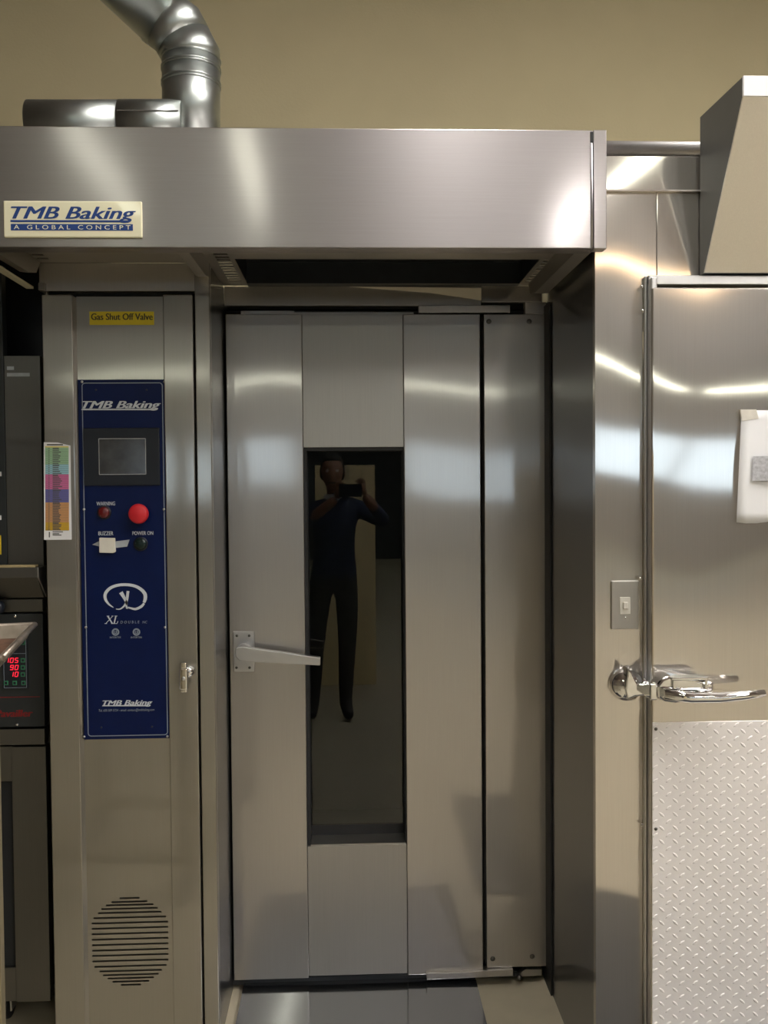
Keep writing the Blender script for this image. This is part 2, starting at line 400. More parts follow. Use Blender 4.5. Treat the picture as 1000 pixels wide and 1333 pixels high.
MB().box((-0.29, DD-0.03, ZU+0.0), (0.50, DD+0.04, ZU+0.065)).build('recess_back', 'black_enamel', hood)
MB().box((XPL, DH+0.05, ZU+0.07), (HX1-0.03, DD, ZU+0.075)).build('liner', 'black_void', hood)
def partition(x0, x1, y1, name='partition'):
    pts = [(x0, DH+0.04, ZLIP+0.002), (x0, y1-0.09, ZLIP+0.006), (x0, y1-0.03, ZLIP+0.018), (x0, y1, ZU), (x0, DH+0.04, ZU)]
    return MB().prism(pts, (x1-x0, 0, 0)).build(name, 'steel_matte', hood)
partition(XPR-0.016, XPR+0.010, DC+0.04)
partition(XPL-0.016, XPL+0.004, DC)
partition(HX1-0.055, HX1-0.018, DD-0.02)
MB().box((XPL-0.036, DH+0.04, ZLIP-0.014), (XPL-0.018, DC+0.01, ZLIP-0.008)).build('edge_flange', 'cream_plate', hood)  # cream colour carries the light caught by this steel edge
# badge
bd0, bd1 = at(4, 262, DH-0.006), at(185.5, 309, DH-0.006)
bz0, bz1 = Z(95, 309.5, DH-0.006), Z(95, 261.5, DH-0.006)
badge = MB().box((bd0.x, DH-0.007, bz0), (bd1.x, DH, bz1), 0.004, 3).build('badge', 'cream_plate', hood)
badge['label'] = 'cream name plate with blue lettering'
Q = DH-0.0076
text('lettering', 'TMB Baking', X(14, 280, Q), X(177, 280, Q), Z(95, 290, Q), Z(95, 269, Q), Q, 'blue_print', badge, 0.32, 0.018)
MB().box((X(13.5, 288, Q), Q, Z(95, 289.2, Q)), (X(166, 288, Q), Q+0.0006, Z(95, 286.6, Q))).build('underline', 'blue_print', badge)
MB().box((X(14, 295, Q), Q, Z(95, 300, Q)), (X(173, 295, Q), Q+0.0006, Z(95, 291.6, Q))).build('bar', 'blue_print', badge)
Q2 = Q-0.0004
text('tagline', 'A GLOBAL CONCEPT', X(18, 295, Q), X(170, 295, Q), Z(95, 298.6, Q), Z(95, 293, Q), Q2, 'cream_plate', badge, 0, 0.0, 0.0004, 1.6)

# ------------------------------------------------------------------ exhaust duct above the hood
DP = 2.82; RP = 36.5*DP/FPX
duct = thing('exhaust_duct', (X(249, 165, DP), DP, ZHT), 'round galvanised exhaust duct with an elbow rising above the hood', 'duct')
A, B, C_, E_ = at(249, 190, DP), at(249, 73, DP), at(231, 39, DP), at(40, -105, DP)
S1 = at(249, 79, DP)
MB().tube([A, S1], RP, 40).build('riser', 'galvanised', duct)
MB().tube([S1, B, B+(C_-B)*0.5], RP*0.985, 40).build('elbow_gore', 'galvanised', duct)
mid = B+(C_-B)*0.5
dS = (E_-C_).normalized()
MB().tube([mid, C_, C_+dS*0.05], RP*1.0, 40).build('elbow_gore', 'galvanised', duct)
MB().tube([C_+dS*0.048, E_+Vector((0, -0.25, 0))], RP*1.0, 40).build('slanted_pipe', 'galvanised', duct)
for y_ in (79, 90, 93, 109, 113):
    p = at(249, y_, DP)
    MB().tube([p-Vector((0, 0, 0.003)), p-Vector((0, 0, 0.001)), p+Vector((0, 0, 0.001)), p+Vector((0, 0, 0.003))], [RP, RP*1.035, RP*1.035, RP], 40).build('bead', 'galvanised', duct)
p = C_+dS*0.055
MB().tube([p, p+dS*0.018], RP*1.012, 40, cap=False).build('joint_band', 'galvanised', duct)
DP2 = 2.78; RB = 29*DP2/FPX
MB().tube([at(40, 162, DP2), at(160, 162, DP2)], RB, 36).build('branch_pipe', 'galvanised', duct)
MB().tube([at(158, 162, DP2), at(240, 162, DP2)], RB*1.02, 36).build('branch_collar', 'galvanised', duct)
MB().box((X(160, 157, DP2), DP2-RB*1.04, Z(200, 157.5, DP2)), (X(238, 157, DP2), DP2-RB*1.00, Z(200, 156, DP2))).build('seam', 'steel_dark', duct)

# ------------------------------------------------------------------ rack oven
oven = thing('rack_oven', (-0.1, 3.2, 0), 'tall stainless rack oven with windowed door and blue control panel', 'oven')
def pb(name, x0, y0, x1, y1, D, th, mat, parent, bev=0.0015):
    "sheet whose front face fills a pixel rectangle of the plane y = D"
    ym, xm = (y0+y1)/2, (x0+x1)/2
    return MB().box((X(x0, ym, D), D, Z(xm, y1, D)), (X(x1, ym, D), D+th, Z(xm, y0, D)), bev).build(name, mat, parent)
# body shell behind everything
zt = ZU-0.002
MB().box((XCL+0.004, DC+0.06, 0.05), (XCL+0.010, 4.1, zt)).build('side_wall', 'steel_matte', oven)
MB().box((XK-0.010, DD+0.09, 0.02), (XK-0.006, 4.1, zt)).build('side_wall', 'steel_matte', oven)
MB().box((XCL+0.01, 4.1, 0.02), (XK-0.006, 4.12, zt)).build('rear_wall', 'steel_matte', oven)
MB().box((XCL+0.01, DD+0.5, zt), (XK-0.006, 4.12, zt+0.02)).build('top_wall', 'steel_matte', oven)
MB().box((-0.45, DD+0.10, 0.03), (-0.44, 4.05, 2.06)).box((0.55, DD+0.10, 0.03), (0.56, 4.05, 2.06)).box((-0.44, 4.0, 0.03), (0.55, 4.05, 2.06)).box((-0.44, DD+0.10, 2.04), (0.55, 4.0, 2.06)).build('chamber_lining', 'black_enamel', oven)
MB().box((-0.44, DD+0.02, 0.012), (0.55, 4.0, 0.03)).build('chamber_floor', 'black_enamel', oven)
# header over the column and strips of the column
zc_t = Z(150, 378.5, DC)
MB().box((XCL-0.006, DC+0.002, zc_t), (X(254, 370, DC), DC+0.05, ZU), 0.001).build('column_header', 'steel_matte', oven)
MB().box((XCL-0.006, DC-0.006, zc_t), (XCL+0.012, DC+0.003, zc_t+0.020), 0.001).build('bracket', 'steel_column', oven)
MB().tube([(XCL+0.010, DC+0.012, zc_t-0.02), (XCL+0.010, DC+0.012, zc_t+0.005)], 0.005, 12).build('hinge_pin', 'steel_column', oven)
ztop = Z(150, 383.5, DC)
xa = X(99.5, 700, DC); xb = X(216.5, 700, DC); xc = X(255, 700, DC)
cd = MB().box((XCL, DC, 0.04), (xa, DC+0.03, ztop), 0.0025).build('column_door', 'steel_column', oven)
MB().box((xb, DC, 0.04), (xc, DC+0.03, ztop), 0.0025).build('door_stile', 'steel_column', cd)
MB().box((xc+0.006, DC-0.002, 0.0), (XCR, DC+0.03, ZU), 0.002).build('corner_trim', 'steel_column', oven)
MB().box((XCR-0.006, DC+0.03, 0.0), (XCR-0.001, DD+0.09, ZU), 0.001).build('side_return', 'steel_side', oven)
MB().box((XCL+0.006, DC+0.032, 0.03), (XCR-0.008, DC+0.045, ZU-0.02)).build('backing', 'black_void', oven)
# recessed infill of the column door, the lower one with the round of vent slots
DR = DC+0.010
z_p1 = Z(160, 494.5, DR); z_p0 = Z(160, 961.5, DR)
xr0 = xa+0.008
MB().prism([(xa, DC+0.003, 0.04), (xr0, DR, 0.04), (xr0, DC+0.028, 0.04), (xa, DC+0.028, 0.04)], (0, 0, ztop-0.045)).build('reveal', 'steel_column', cd)
MB().box((xr0, DR, z_p0-0.01), (xb, DR+0.012, ztop-0.003)).build('infill_panel', 'steel_column', cd)
ys_ = [497,511,523,537,552,571,591,611,632,653,674,695,715,736,757,775,790,803,816,829]
hw_ = [38,68,90,107,120,138,145,145,145,145,145,145,145,144,137,118,106,88,70,38]
mb = MB(); xcv = X(169.5, 1225, DR); zprev = z_p0-0.01; wpx = DR/FPX
for yy, hh in zip(ys_, hw_):
    zc = Z(169, 1000+yy*0.34, DR); h2 = 1.1*wpx; hx = hh*0.34*wpx
    mb.box((xr0, DR, zc+h2), (xb, DR+0.004, zprev))
    mb.box((xr0, DR, zc-h2), (xcv-hx, DR+0.004, zc+h2)); mb.box((xcv+hx, DR, zc-h2), (xb, DR+0.004, zc+h2))
    zprev = zc-h2
mb.box((xr0, DR, 0.04), (xb, DR+0.004, zprev))
v = mb.build('vent_panel', 'steel_column', cd); v['label'] = 'panel with a round grille of horizontal slots'
# yellow label
Q = DR-0.0006
yl = pb('label_sticker', 116.5, 405.5, 200.5, 423, Q, 0.0006, 'yellow_label', oven, 0); yl['label'] = 'yellow label reading Gas Shut Off Valve'
text('lettering', 'Gas Shut Off Valve', X(118.5, 413, Q), X(199, 413, Q), Z(158, 416.5, Q), Z(158, 408, Q), Q-0.0004, 'dark_print', yl, 0, 0.022, 0.0004)
# latch of the column door
lp = at(245.5, 874, DC)
la = MB().lathe([(0.0, 0.016), (0.008, 0.016), (0.013, 0.013), (0.0165, 0.007), (0.0175, 0.0)][::-1], (lp.x, DC, lp.z), (0, -1, 0), 24).build('latch', 'chrome', oven)
l2 = at(239, 880, DC-0.03)
mb = MB().tube([(lp.x, DC-0.014, lp.z), (l2.x+0.003, DC-0.026, lp.z)], 0.006, 12)
mb.box((l2.x-0.011, DC-0.034, l2.z-0.037), (l2.x+0.011, DC-0.022, l2.z+0.020), 0.004, 3)
mb.box((l2.x-0.008, DC-0.030, l2.z-0.044), (l2.x+0.008, DC-0.020, l2.z-0.034), 0.003)
mb.box((l2.x-0.009, DC-0.032, l2.z+0.018), (l2.x+0.009, DC-0.016, l2.z+0.036), 0.004, 3)
mb.build('wing', 'chrome', la)
screw('screw', (l2.x, DC-0.034, l2.z-0.006), 0.005, la, 'satin_aluminium', 0.002)

# control panel
DB = DC+0.004
cp = MB().box((X(105, 720, DB), DB, Z(160, 962, DB)), (X(217.5, 720, DB), DR, Z(160, 494, DB)), 0.001).build('control_panel', 'navy_panel', oven)
cp['label'] = 'dark blue control panel with white lettering'
Q = DB-0.0006
pxl, pxr, pyt, pyb = X(110.6, 720, Q), X(214.6, 720, Q), Z(160, 498.5, Q), Z(160, 957.5, Q)
pts = []; rr = 0.008
for cx, cz, a0 in ((pxr-rr, pyt-rr, 0), (pxl+rr, pyt-rr, 90), (pxl+rr, pyb+rr, 180), (pxr-rr, pyb+rr, 270)):
    for k in range(6):
        an = math.radians(a0+k*18); pts.append((cx+rr*math.cos(an), cz+rr*math.sin(an)))
pts.append(pts[0])
MB().ribbon(pts, [0.0022]*len(pts), Q).build('border_line', 'grey_print', cp)
for sx, sy in ((106.8, 497), (214, 497), (109.5, 663), (213.5, 663), (112, 816.5), (215, 816.5), (109.8, 959), (218, 958.5)):
    screw('screw', at(sx, sy, DB), 0.0033, cp, 'satin_aluminium')
for sx, sy in ((125, 507.5), (191, 507.5), (132, 947), (198, 946)):
    screw('rivet', at(sx, sy, DB), 0.0026, cp, 'bezel_black', 0.0012)
def brand(x0, x1, yt, yb, yu0, yu1, xu):
    ym, xm = (yt+yb)/2, (x0+x1)/2
    text('lettering', 'TMB Baking', X(x0, ym, Q), X(x1, ym, Q), Z(xm, yb, Q), Z(xm, yt, Q), Q, 'white_print', cp, 0.34, 0.022)
    MB().prism([at(x0-0.6, yu1, Q), at(xu-1.5, yu1, Q), at(xu, yu0, Q), at(x0, yu0, Q)], (0, 0.0006, 0)).build('underline', 'white_print', cp)
brand(106.5, 209.5, 522, 534.6, 532.0, 533.9, 203)
brand(133.5, 198.5, 911.5, 920.3, 918.0, 919.4, 193.5)
text('address_line', 'Tel. 650 589 5724 - email: contact@tmbbaking.com', X(128.5, 925, Q), X(201, 925, Q), Z(165, 926.8, Q), Z(165, 922.6, Q), Q, 'grey_print', cp, 0.2)
bz = MB().box((X(109.5, 595, DB), DB-0.006, Z(160, 632, DB)), (X(208.5, 595, DB), DB, Z(160, 557.2, DB)), 0.002).build('display_bezel', 'bezel_black', cp)
Q3 = DB-0.0066
pb('screen', 129, 571.5, 189.5, 617, Q3, 0.002, 'screen_grey', cp, 0)
mb = MB(); a, b = at(128.5, 571.2, Q3-0.0003), at(190, 617.2, Q3-0.0003)
for q in (((a.x, a.z), (b.x, a.z)), ((b.x, a.z), (b.x, b.z)), ((b.x, b.z), (a.x, b.z)), ((a.x, b.z), (a.x, a.z))):
    mb.ribbon(list(q), [0.0018, 0.0018], Q3-0.0004, 0.001)
mb.build('screen_frame', 'screen_edge', cp)
text('caption', 'WARNING', X(125.6, 655, Q), X(149.8, 655, Q), Z(138, 658, Q), Z(138, 653, Q), Q, 'white_print', cp, 0, 0.012)
text('caption', 'BUZZER', X(128, 694, Q), X(147.5, 694, Q), Z(138, 696.8, Q), Z(138, 691.8, Q), Q, 'white_print', cp, 0, 0.012)
text('caption', 'POWER ON', X(172.3, 694, Q), X(199.5, 694, Q), Z(186, 696.4, Q), Z(186, 691.6, Q), Q, 'white_print', cp, 0, 0.012)
def lens(name, px, py, r, h, mat):
    c = at(px, py, DB)
    o = MB().lathe([(r*1.22, 0), (r*1.22, 0.003), (r*1.02, 0.0042)], c, (0, -1, 0), 28).build(name+'_collar', 'bezel_black', cp)
    MB().lathe([(r, 0.002), (r, h*0.55), (r*0.86, h*0.85), (r*0.5, h*0.98), (0.0002, h)], c, (0, -1, 0), 28).build(name, mat, cp)
lens('warning_lamp', 136, 667, 0.0150, 0.012, 'red_lens')
lens('power_lamp', 183.5, 708, 0.0152, 0.009, 'green_lens')
c = at(183, 668.5, DB)
MB().lathe([(0.014, 0), (0.014, 0.016), (0.0255, 0.018), (0.0262, 0.022), (0.025, 0.028), (0.020, 0.0315), (0.0002, 0.033)], c, (0, -1, 0), 36).build('stop_button', 'red_button', cp)
pc = [at(x_, y_, Q-0.001) for x_, y_ in ((120, 709), (129, 704.5), (130, 711.5))]
MB().prism(pc, (0, 0.0008, 0)).build('tape_strip', 'clear_tape', cp)
MB().prism([at(x_, y_, Q-0.001) for x_, y_ in ((148, 705), (168.5, 702.5), (165.5, 711.5), (148, 713.5))], (0, 0.0008, 0)).build('tape_strip', 'clear_tape', cp)
MB().prism([at(x_, y_, Q-0.010) for x_, y_ in ((129, 700), (149, 700.5), (150, 718.5), (147, 720), (129, 719.5))], (0, 0.010, 0), bev=0.0015).build('tape_cover', 'masking_tape', cp)
# oval emblem
def cpt(x_, y_): p = at(100+x_*0.12, 740+y_*0.12, Q); return (p.x, p.z)
def stroke(pts_, wid_):
    P = [Vector(q) for q in pts_]; out = []; ow = []
    for i in range(len(P)-1):
        p0, p1, p2, p3 = P[max(0, i-1)], P[i], P[i+1], P[min(len(P)-1, i+2)]
        for k in range(6):
            t = k/6; out.append(0.5*((2*p1)+(p2-p0)*t+(2*p0-5*p1+4*p2-p3)*t*t+(-p0+3*p1-3*p2+p3)*t**3)); ow.append(wid_[i]*(1-t)+wid_[i+1]*t)
    out.append(P[-1]); ow.append(wid_[-1])
    return [cpt(*q) for q in out], [v_*0.12*DB/FPX for v_ in ow]
mb = MB()
for pts_, wid_ in (
    ([(397, 424), (345, 385), (310, 330), (312, 270), (360, 215), (440, 183), (530, 176), (620, 188), (690, 222), (738, 275), (742, 330), (728, 370)], [6, 20, 30, 33, 32, 30, 30, 31, 34, 38, 36, 28]),
    ([(730, 378), (700, 412), (640, 440), (590, 432), (560, 425), (543, 434)], [22, 28, 26, 20, 18, 14]),
    ([(478, 258), (515, 320), (540, 375), (540, 400)], [44, 32, 22, 16]),
    ([(556, 245), (546, 320), (538, 400), (545, 436)], [30, 28, 20, 16]),
    ([(540, 355), (515, 405), (470, 440), (425, 440)], [22, 18, 14, 6])):
    p_, w_ = stroke(pts_, wid_); mb.ribbon(p_, w_, Q)
mb.build('emblem', 'white_print', cp)
# italic serif letters X L
mb = MB()
for seg, wd in (([(335, 516), (385, 597)], 14), ([(388, 518), (315, 597)], 6), ([(325, 516), (352, 516)], 5), ([(376, 516), (398, 516)], 5), ([(302, 598), (328, 598)], 5), ([(372, 598), (402, 598)], 5),
                ([(424, 516), (404, 597)], 13), ([(410, 516), (440, 516)], 5), ([(392, 598), (438, 598)], 5), ([(436, 598), (446, 572)], 6)):
    mb.ribbon([cpt(*q) for q in seg], [wd*0.12*DB/FPX]*2, Q)
mb.build('model_letters', 'white_print', cp)
a, b = cpt(474, 598), cpt(678, 566); text('model_name', 'DOUBLE', a[0], b[0], a[1], b[1], Q, 'grey_print', cp, 0.1, 0, 0.0005, 1.7)
a, b = cpt(712, 596), cpt(765, 568); text('model_name', 'NC', a[0], b[0], a[1], b[1], Q, 'grey_print', cp, 0.2)
for cx_ in (420, 647):
    p0 = cpt(cx_, 690); r_ = 40*0.12*DB/FPX
    ring = [(p0[0]+r_*0.8*math.cos(k*math.pi/10), p0[1]+r_*0.8*math.sin(k*math.pi/10)) for k in range(21)]
    mb = MB().ribbon(ring, [r_*0.42]*21, Q)
    mb.ribbon([(p0[0]-r_*0.3, p0[1]+r_*0.3), (p0[0]-r_*0.3, p0[1]-r_*0.35), (p0[0]+r_*0.1, p0[1]-r_*0.35)], [r_*0.2]*3, Q)
    mb.ribbon([(p0[0]+r_*0.2, p0[1]+r_*0.4), (p0[0]+r_*0.25, p0[1]-r_*0.4)], [r_*0.28]*2, Q)
    mb.build('approval_mark', 'grey_print', cp)
    a, b = cpt(cx_-62, 758), cpt(cx_+62, 738); text('approval_text', 'INTERTEK', a[0], b[0], a[1], b[1], Q, 'grey_print', cp, 0, 0.015)

# oven door
zdt = Z(400, 409, DD)
xd = [X(299, 840, DD), X(397.3, 840, DD), X(528, 840, DD), X(627, 840, DD), X(631.8, 840, DD), X(711.8, 840, DD)]
zb1, zb2, zb3 = Z(350, 1275, DD), Z(466, 1269.5, DD), Z(580, 1268, DD)
door = MB().box((xd[0], DD, zb1), (xd[1], DD+0.05, zdt), 0.002).build('door', 'steel_door', oven)
door['label'] = 'stainless oven door with a tall dark window'
MB().box((xd[2], DD, zb3), (xd[3], DD+0.05, zdt), 0.002).build('stile', 'steel_door', door)
zg1, zg0 = Z(462, 582, DD), Z(466, 1101, DD)
MB().box((xd[1]+0.001, DD+0.003, zg1), (xd[2]-0.001, DD+0.05, zdt-0.001), 0.001).build('upper_panel', 'steel_matte', door)
MB().box((xd[1]+0.001, DD+0.003, zb2), (xd[2]-0.001, DD+0.05, zg0), 0.001).build('lower_panel', 'steel_matte', door)
gx0, gx1 = xd[1]+0.010, xd[2]-0.004
mb = MB().box((xd[1]+0.001, DD+0.012, zg0), (gx0, DD+0.092, zg1)).box((gx1, DD+0.012, zg0), (xd[2]-0.001, DD+0.092, zg1))
mb.box((gx0, DD+0.008, zg1-0.010), (gx1, DD+0.092, zg1)); mb.build('window_gasket', 'black_rubber', door)
MB().box((gx0, DD+0.006, zg0), (gx1, DD+0.092, zg0+0.004)).build('window_sill', 'steel_matte', door)
MB().box((gx0, DD+0.078, zg0+0.004), (gx1, DD+0.092, zg0+0.034)).build('lower_gasket', 'black_rubber', door)
gl = MB().box((gx0+0.0005, DD+0.079, zg0+0.0345), (gx1-0.0005, DD+0.084, zg1-0.0105)).build('window_glass', 'oven_glass', door)
# lever handle
h0, h1 = at(303.5, 821.5, DD), at(332, 874, DD)
hd = MB().box((h0.x, DD-0.006, h1.z), (h1.x, DD, h0.z), 0.0035, 3).build('handle', 'satin_aluminium', door)
hd2 = MB()
hc = at(318, 846, DD)
hd2.lathe([(0.021, 0.0), (0.021, 0.020), (0.018, 0.024), (0.018, 0.045)], (hc.x, DD-0.004, hc.z), (0, -1, 0), 28)
DL = DD-0.062
lv = [(306, 846), (309, 842.5), (316, 842), (417, 856), (417, 866.5), (325, 862), (312, 860.5), (306.5, 855)]
hd2.prism([at(x_, y_, DL) for x_, y_ in lv], (0, 0.020, 0), bev=0.0025)
hd2.build('lever', 'satin_aluminium', door)
for sx, sy in ((308.5, 827.5), (324.5, 827.5), (308, 869), (325, 869)): screw('screw', at(sx, sy, DD-0.005), 0.0042, door, 'steel_dark', 0.002)
# hinge post, head rails and bottom hinge
post = MB().box((xd[4], DD, Z(672, 1259, DD)), (xd[5], DD+0.05, Z(672, 409, DD)), 0.002).build('hinge_post', 'steel_door', oven)
for sx, sy in ((636.5, 418.5), (689, 418.5), (641.5, 1248), (693, 1245)):
    screw('screw', at(sx, sy, DD), 0.0075, post, 'steel_dark', 0.003)
mb = MB()
mb.box((XCR, DD+0.055, 0.03), (xd[1]-0.02, DD+0.075, zdt+0.02)); mb.box((xd[2]+0.02, DD+0.055, 0.03), (XK-0.012, DD+0.075, zdt+0.02))
mb.box((xd[1]-0.02, DD+0.055, 0.03), (xd[2]+0.02, DD+0.075, zg0-0.02)); mb.box((xd[1]-0.02, DD+0.055, zg1+0.02), (xd[2]+0.02, DD+0.075, zdt+0.02))
mb.build('door_seal', 'black_rubber', oven)
MB().box((XK-0.006, DD-0.065, 0.0), (XK-0.001, DD+0.05, ZU-0.06)).build('dark_corner_strip', 'black_rubber', oven)  # black strip standing in for the dark reflection in the rear corner
zh = Z(500, 396.5, DD)
MB().box((XCR+0.001, DD+0.012, zh), (X(627, 385, DD), DD+0.03, ZU), 0.001).build('door_header', 'steel_matte', oven)
MB().box((X(627, 385, DD)+0.0005, DD+0.002, Z(670, 393, DD)), (XK-0.012, DD+0.03, ZU), 0.001).build('post_header', 'steel_door', oven)
MB().box((X(684, 400, DD), DD+0.002, Z(690, 408.5, DD)), (X(712, 400, DD), DD+0.03, Z(690, 393, DD)-0.0005), 0.001).build('header_corner', 'steel_door', oven)
MB().box((X(545, 402, DD), DD-0.002, Z(600, 407, DD)), (X(664, 402, DD), DD+0.02, Z(600, 397.5, DD)), 0.001).build('hinge_bar', 'steel_door', oven)
MB().box((X(312, 404, DD), DD+0.03, Z(400, 407.8, DD)), (X(382, 404, DD), DD+0.04, Z(400, 402, DD))).build('top_catch', 'steel_matte', oven)
MB().box((X(382, 404, DD), DD+0.045, Z(460, 406, DD)), (X(540, 404, DD), DD+0.055, Z(460, 402.5, DD))).build('top_rail', 'steel_matte', oven)
MB().prism([at(x_, y_, DD+0.008) for x_, y_ in ((455, 373), (627, 375), (627, 391), (560, 381))], (0, 0.003, 0)).build('light_strip', 'cream_painted', oven)
mb = MB().prism([at(x_, y_, DD-0.012) for x_, y_ in ((555, 1267), (600, 1266), (668, 1261.5), (668, 1270.5), (556, 1275.5))], (0, 0.03, 0), bev=0.001)
mb.build('hinge_bar', 'steel_door', oven)
MB().prism([at(x_, y_, DD+0.002) for x_, y_ in ((684, 1262), (705, 1262), (705, 1270), (672, 1271))], (0, 0.02, 0)).build('hinge_foot', 'steel_matte', oven)
screw('hinge_nut', at(676, 1272, DD-0.004), 0.008, oven, 'steel_dark', 0.01)

# colour chart taped to the column
Q = DC-0.0012
chart = thing('colour_chart', at(75, 702, Q), 'narrow laminated chart with coloured bands on the control column edge', 'chart')
def quad(name, x0, y0, x1, y1, D, th, mat, parent): return MB().prism([at(x0, y0, D), at(x1, y0, D), at(x1, y1, D), at(x0, y1, D)], (0, th, 0)).build(name, mat, parent)
MB().prism([at(x_, y_, Q) for x_, y_ in ((57, 575.7), (75, 576), (91.5, 580), (93.2, 702.5), (57.3, 702.8))], (0, 0.001, 0)).build('sheet', 'paper', chart)
bands = [(580.8, 582.5, 'yellow', 0), (582.5, 604.5, 'green', 9), (604.5, 617.5, 'cyan', 5), (617.5, 637, 'pink', 8), (637, 654, 'violet', 7), (654, 680, 'orange', 12), (680, 690.5, 'gold', 5)]
ink = MB()
def dash(x0, x1, y_, h): ink.prism([at(x0, y_-h, Q-0.0006), at(x1, y_-h, Q-0.0006), at(x1, y_+h, Q-0.0006), at(x0, y_+h, Q-0.0006)], (0, 0.0003, 0))
for y0, y1, c_, n_ in bands:
    k = 58.8+(y0-580)*0.004
    quad('band', k, y0, 89.3+(y0-580)*0.006, y1, Q-0.0003, 0.0004, 'chart_'+c_, chart)
    for i in range(n_):
        yy = y0+(y1-y0)*(i+0.5)/n_
        dash(68.5, 68.5+(7.5 if i else 6.5)+random.random()*5, yy, 0.55 if i else 0.75); dash(62.8, 64.6, yy, 0.4)
        dash(k+0.5, 89, y0+(y1-y0)*(i+1)/n_, 0.13)
dash(61, 82, 578.9, 0.8)
for yy, x1 in ((692.3, 82), (694.8, 77), (696.5, 80)): dash(68.5, x1, yy, 0.6)
dash(63.5, 65, 696, 3.5)
ink.build('printing', 'chart_ink', chart)

# ------------------------------------------------------------------ steel ramp on the floor
rx0, rx1 = X(311, 1300, 2.5), X(625, 1300, 2.52)
ramp_o = MB().prism([(rx0, 2.66, 0.018), (rx0, 1.95, 0.004), (rx0, 1.95, 0.0), (rx0, 2.66, 0.0)], (rx1-rx0, 0, 0)).build('floor_plate', 'steel_ramp')
tag(ramp_o, 'flat stainless threshold plate on the floor below the oven door', 'floor plate')
tag(MB().box((0.46, 1.0, 0.0), (2.6, 2.02, 0.012), 0.004).build('floor_mat', 'black_rubber'), 'black rubber mat on the floor before the walk-in cooler', 'mat')

# ------------------------------------------------------------------ walk-in cooler
kx1 = 2.4
cool = thing('walk_in_cooler', (1.4, 3.2, 0), 'stainless walk-in cooler with chrome latch right of the oven', 'cooler')
zl = Z(850, 251, DK); xseam = X(855, 300, DK)
xf0, xf1 = X(834.5, 800, DK), X(848.5, 800, DK)
zf = Z(900, 361, DK); DKD = DK-0.045
MB().prism([(XK, DK, 0), (xf0+0.004, DK, 0), (xf0+0.004, DK, zf-0.004), (xseam-0.001, DK, zf-0.004), (xseam-0.001, DK, zl), (XK, DK, zl)], (0, 0.02, 0)).build('front_panel', 'steel_cooler', cool)
MB().box((xseam+0.0005, DK-0.001, zf-0.004), (X(912, 300, DK), DK+0.02, zl), 0.001).build('front_panel', 'steel_cooler', cool)
MB().box((X(912, 300, DK)+0.001, DK, zf-0.004), (kx1, DK+0.02, zl)).build('front_panel', 'steel_cooler', cool)
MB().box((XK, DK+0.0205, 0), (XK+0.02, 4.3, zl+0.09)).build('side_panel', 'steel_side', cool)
MB().box((kx1-0.02, DK+0.0205, 0), (kx1, 4.3, zl+0.09)).build('side_panel', 'steel_matte', cool)
MB().box((XK+0.0205, DK+0.05, zl+0.06), (kx1-0.0205, 4.3, zl+0.08)).build('roof', 'steel_matte', cool)
MB().prism([(XK+0.012, DK-0.012, zl), (XK+0.012, DK+0.0, zl+0.008), (XK+0.012, DK+0.02, zl+0.008), (XK+0.012, DK+0.02, zl)], (kx1-XK-0.012, 0, 0)).build('ledge', 'steel_cooler', cool)
zfa = Z(850, 203, DK+0.005); zft = Z(850, 184.5, DK+0.02)
MB().box((XK+0.006, DK+0.006, zl+0.008), (kx1, DK+0.02, zfa), 0.001).build('fascia', 'steel_cooler', cool)
MB().tube([(XK+0.006, DK+0.02, (zfa+zft)/2), (kx1, DK+0.02, (zfa+zft)/2)], (zft-zfa)/2, 16).build('top_roll', 'satin_aluminium', cool)
# frame and door
mb = MB().box((xf0+0.005, DK-0.014, 0), (X(840, 800, DK), DK, zf), 0.002)
mb.box((X(840.3, 800, DK), DKD+0.004, 0), (xf1-0.001, DK-0.001, Z(900, 366, DK)), 0.003)
mb.build('door_frame', 'satin_aluminium', cool)
MB().box((X(840.3, 800, DK), DK-0.022, Z(900, 373, DK)), (kx1-0.3, DK, zf), 0.002).build('door_lintel', 'satin_aluminium', cool)
for sx, sy in ((836, 374), (837, 405), (833.5, 753), (836, 1074)): screw('screw', at(sx, sy, DK-0.013), 0.004, cool, 'chrome', 0.004)
xdk = X(848.8, 800, DKD); kz = Z(925, 374, DKD)
kd = MB().box((xdk, DKD, 0.02), (kx1-0.35, DK-0.002, kz), 0.004, 3).build('cooler_door', 'steel_cooler', cool)
kd['label'] = 'polished stainless cooler door'
DT = DKD-0.003
tx0, tzt = X(849.5, 1130, DT), Z(925, 939.5, DT); tx1 = kx1-0.37
tp = MB().box((tx0, DT, 0.03), (tx1, DKD, tzt), 0.0008).build('kick_plate', 'tread_aluminium', kd)
tp['label'] = 'bright diamond tread kick plate'
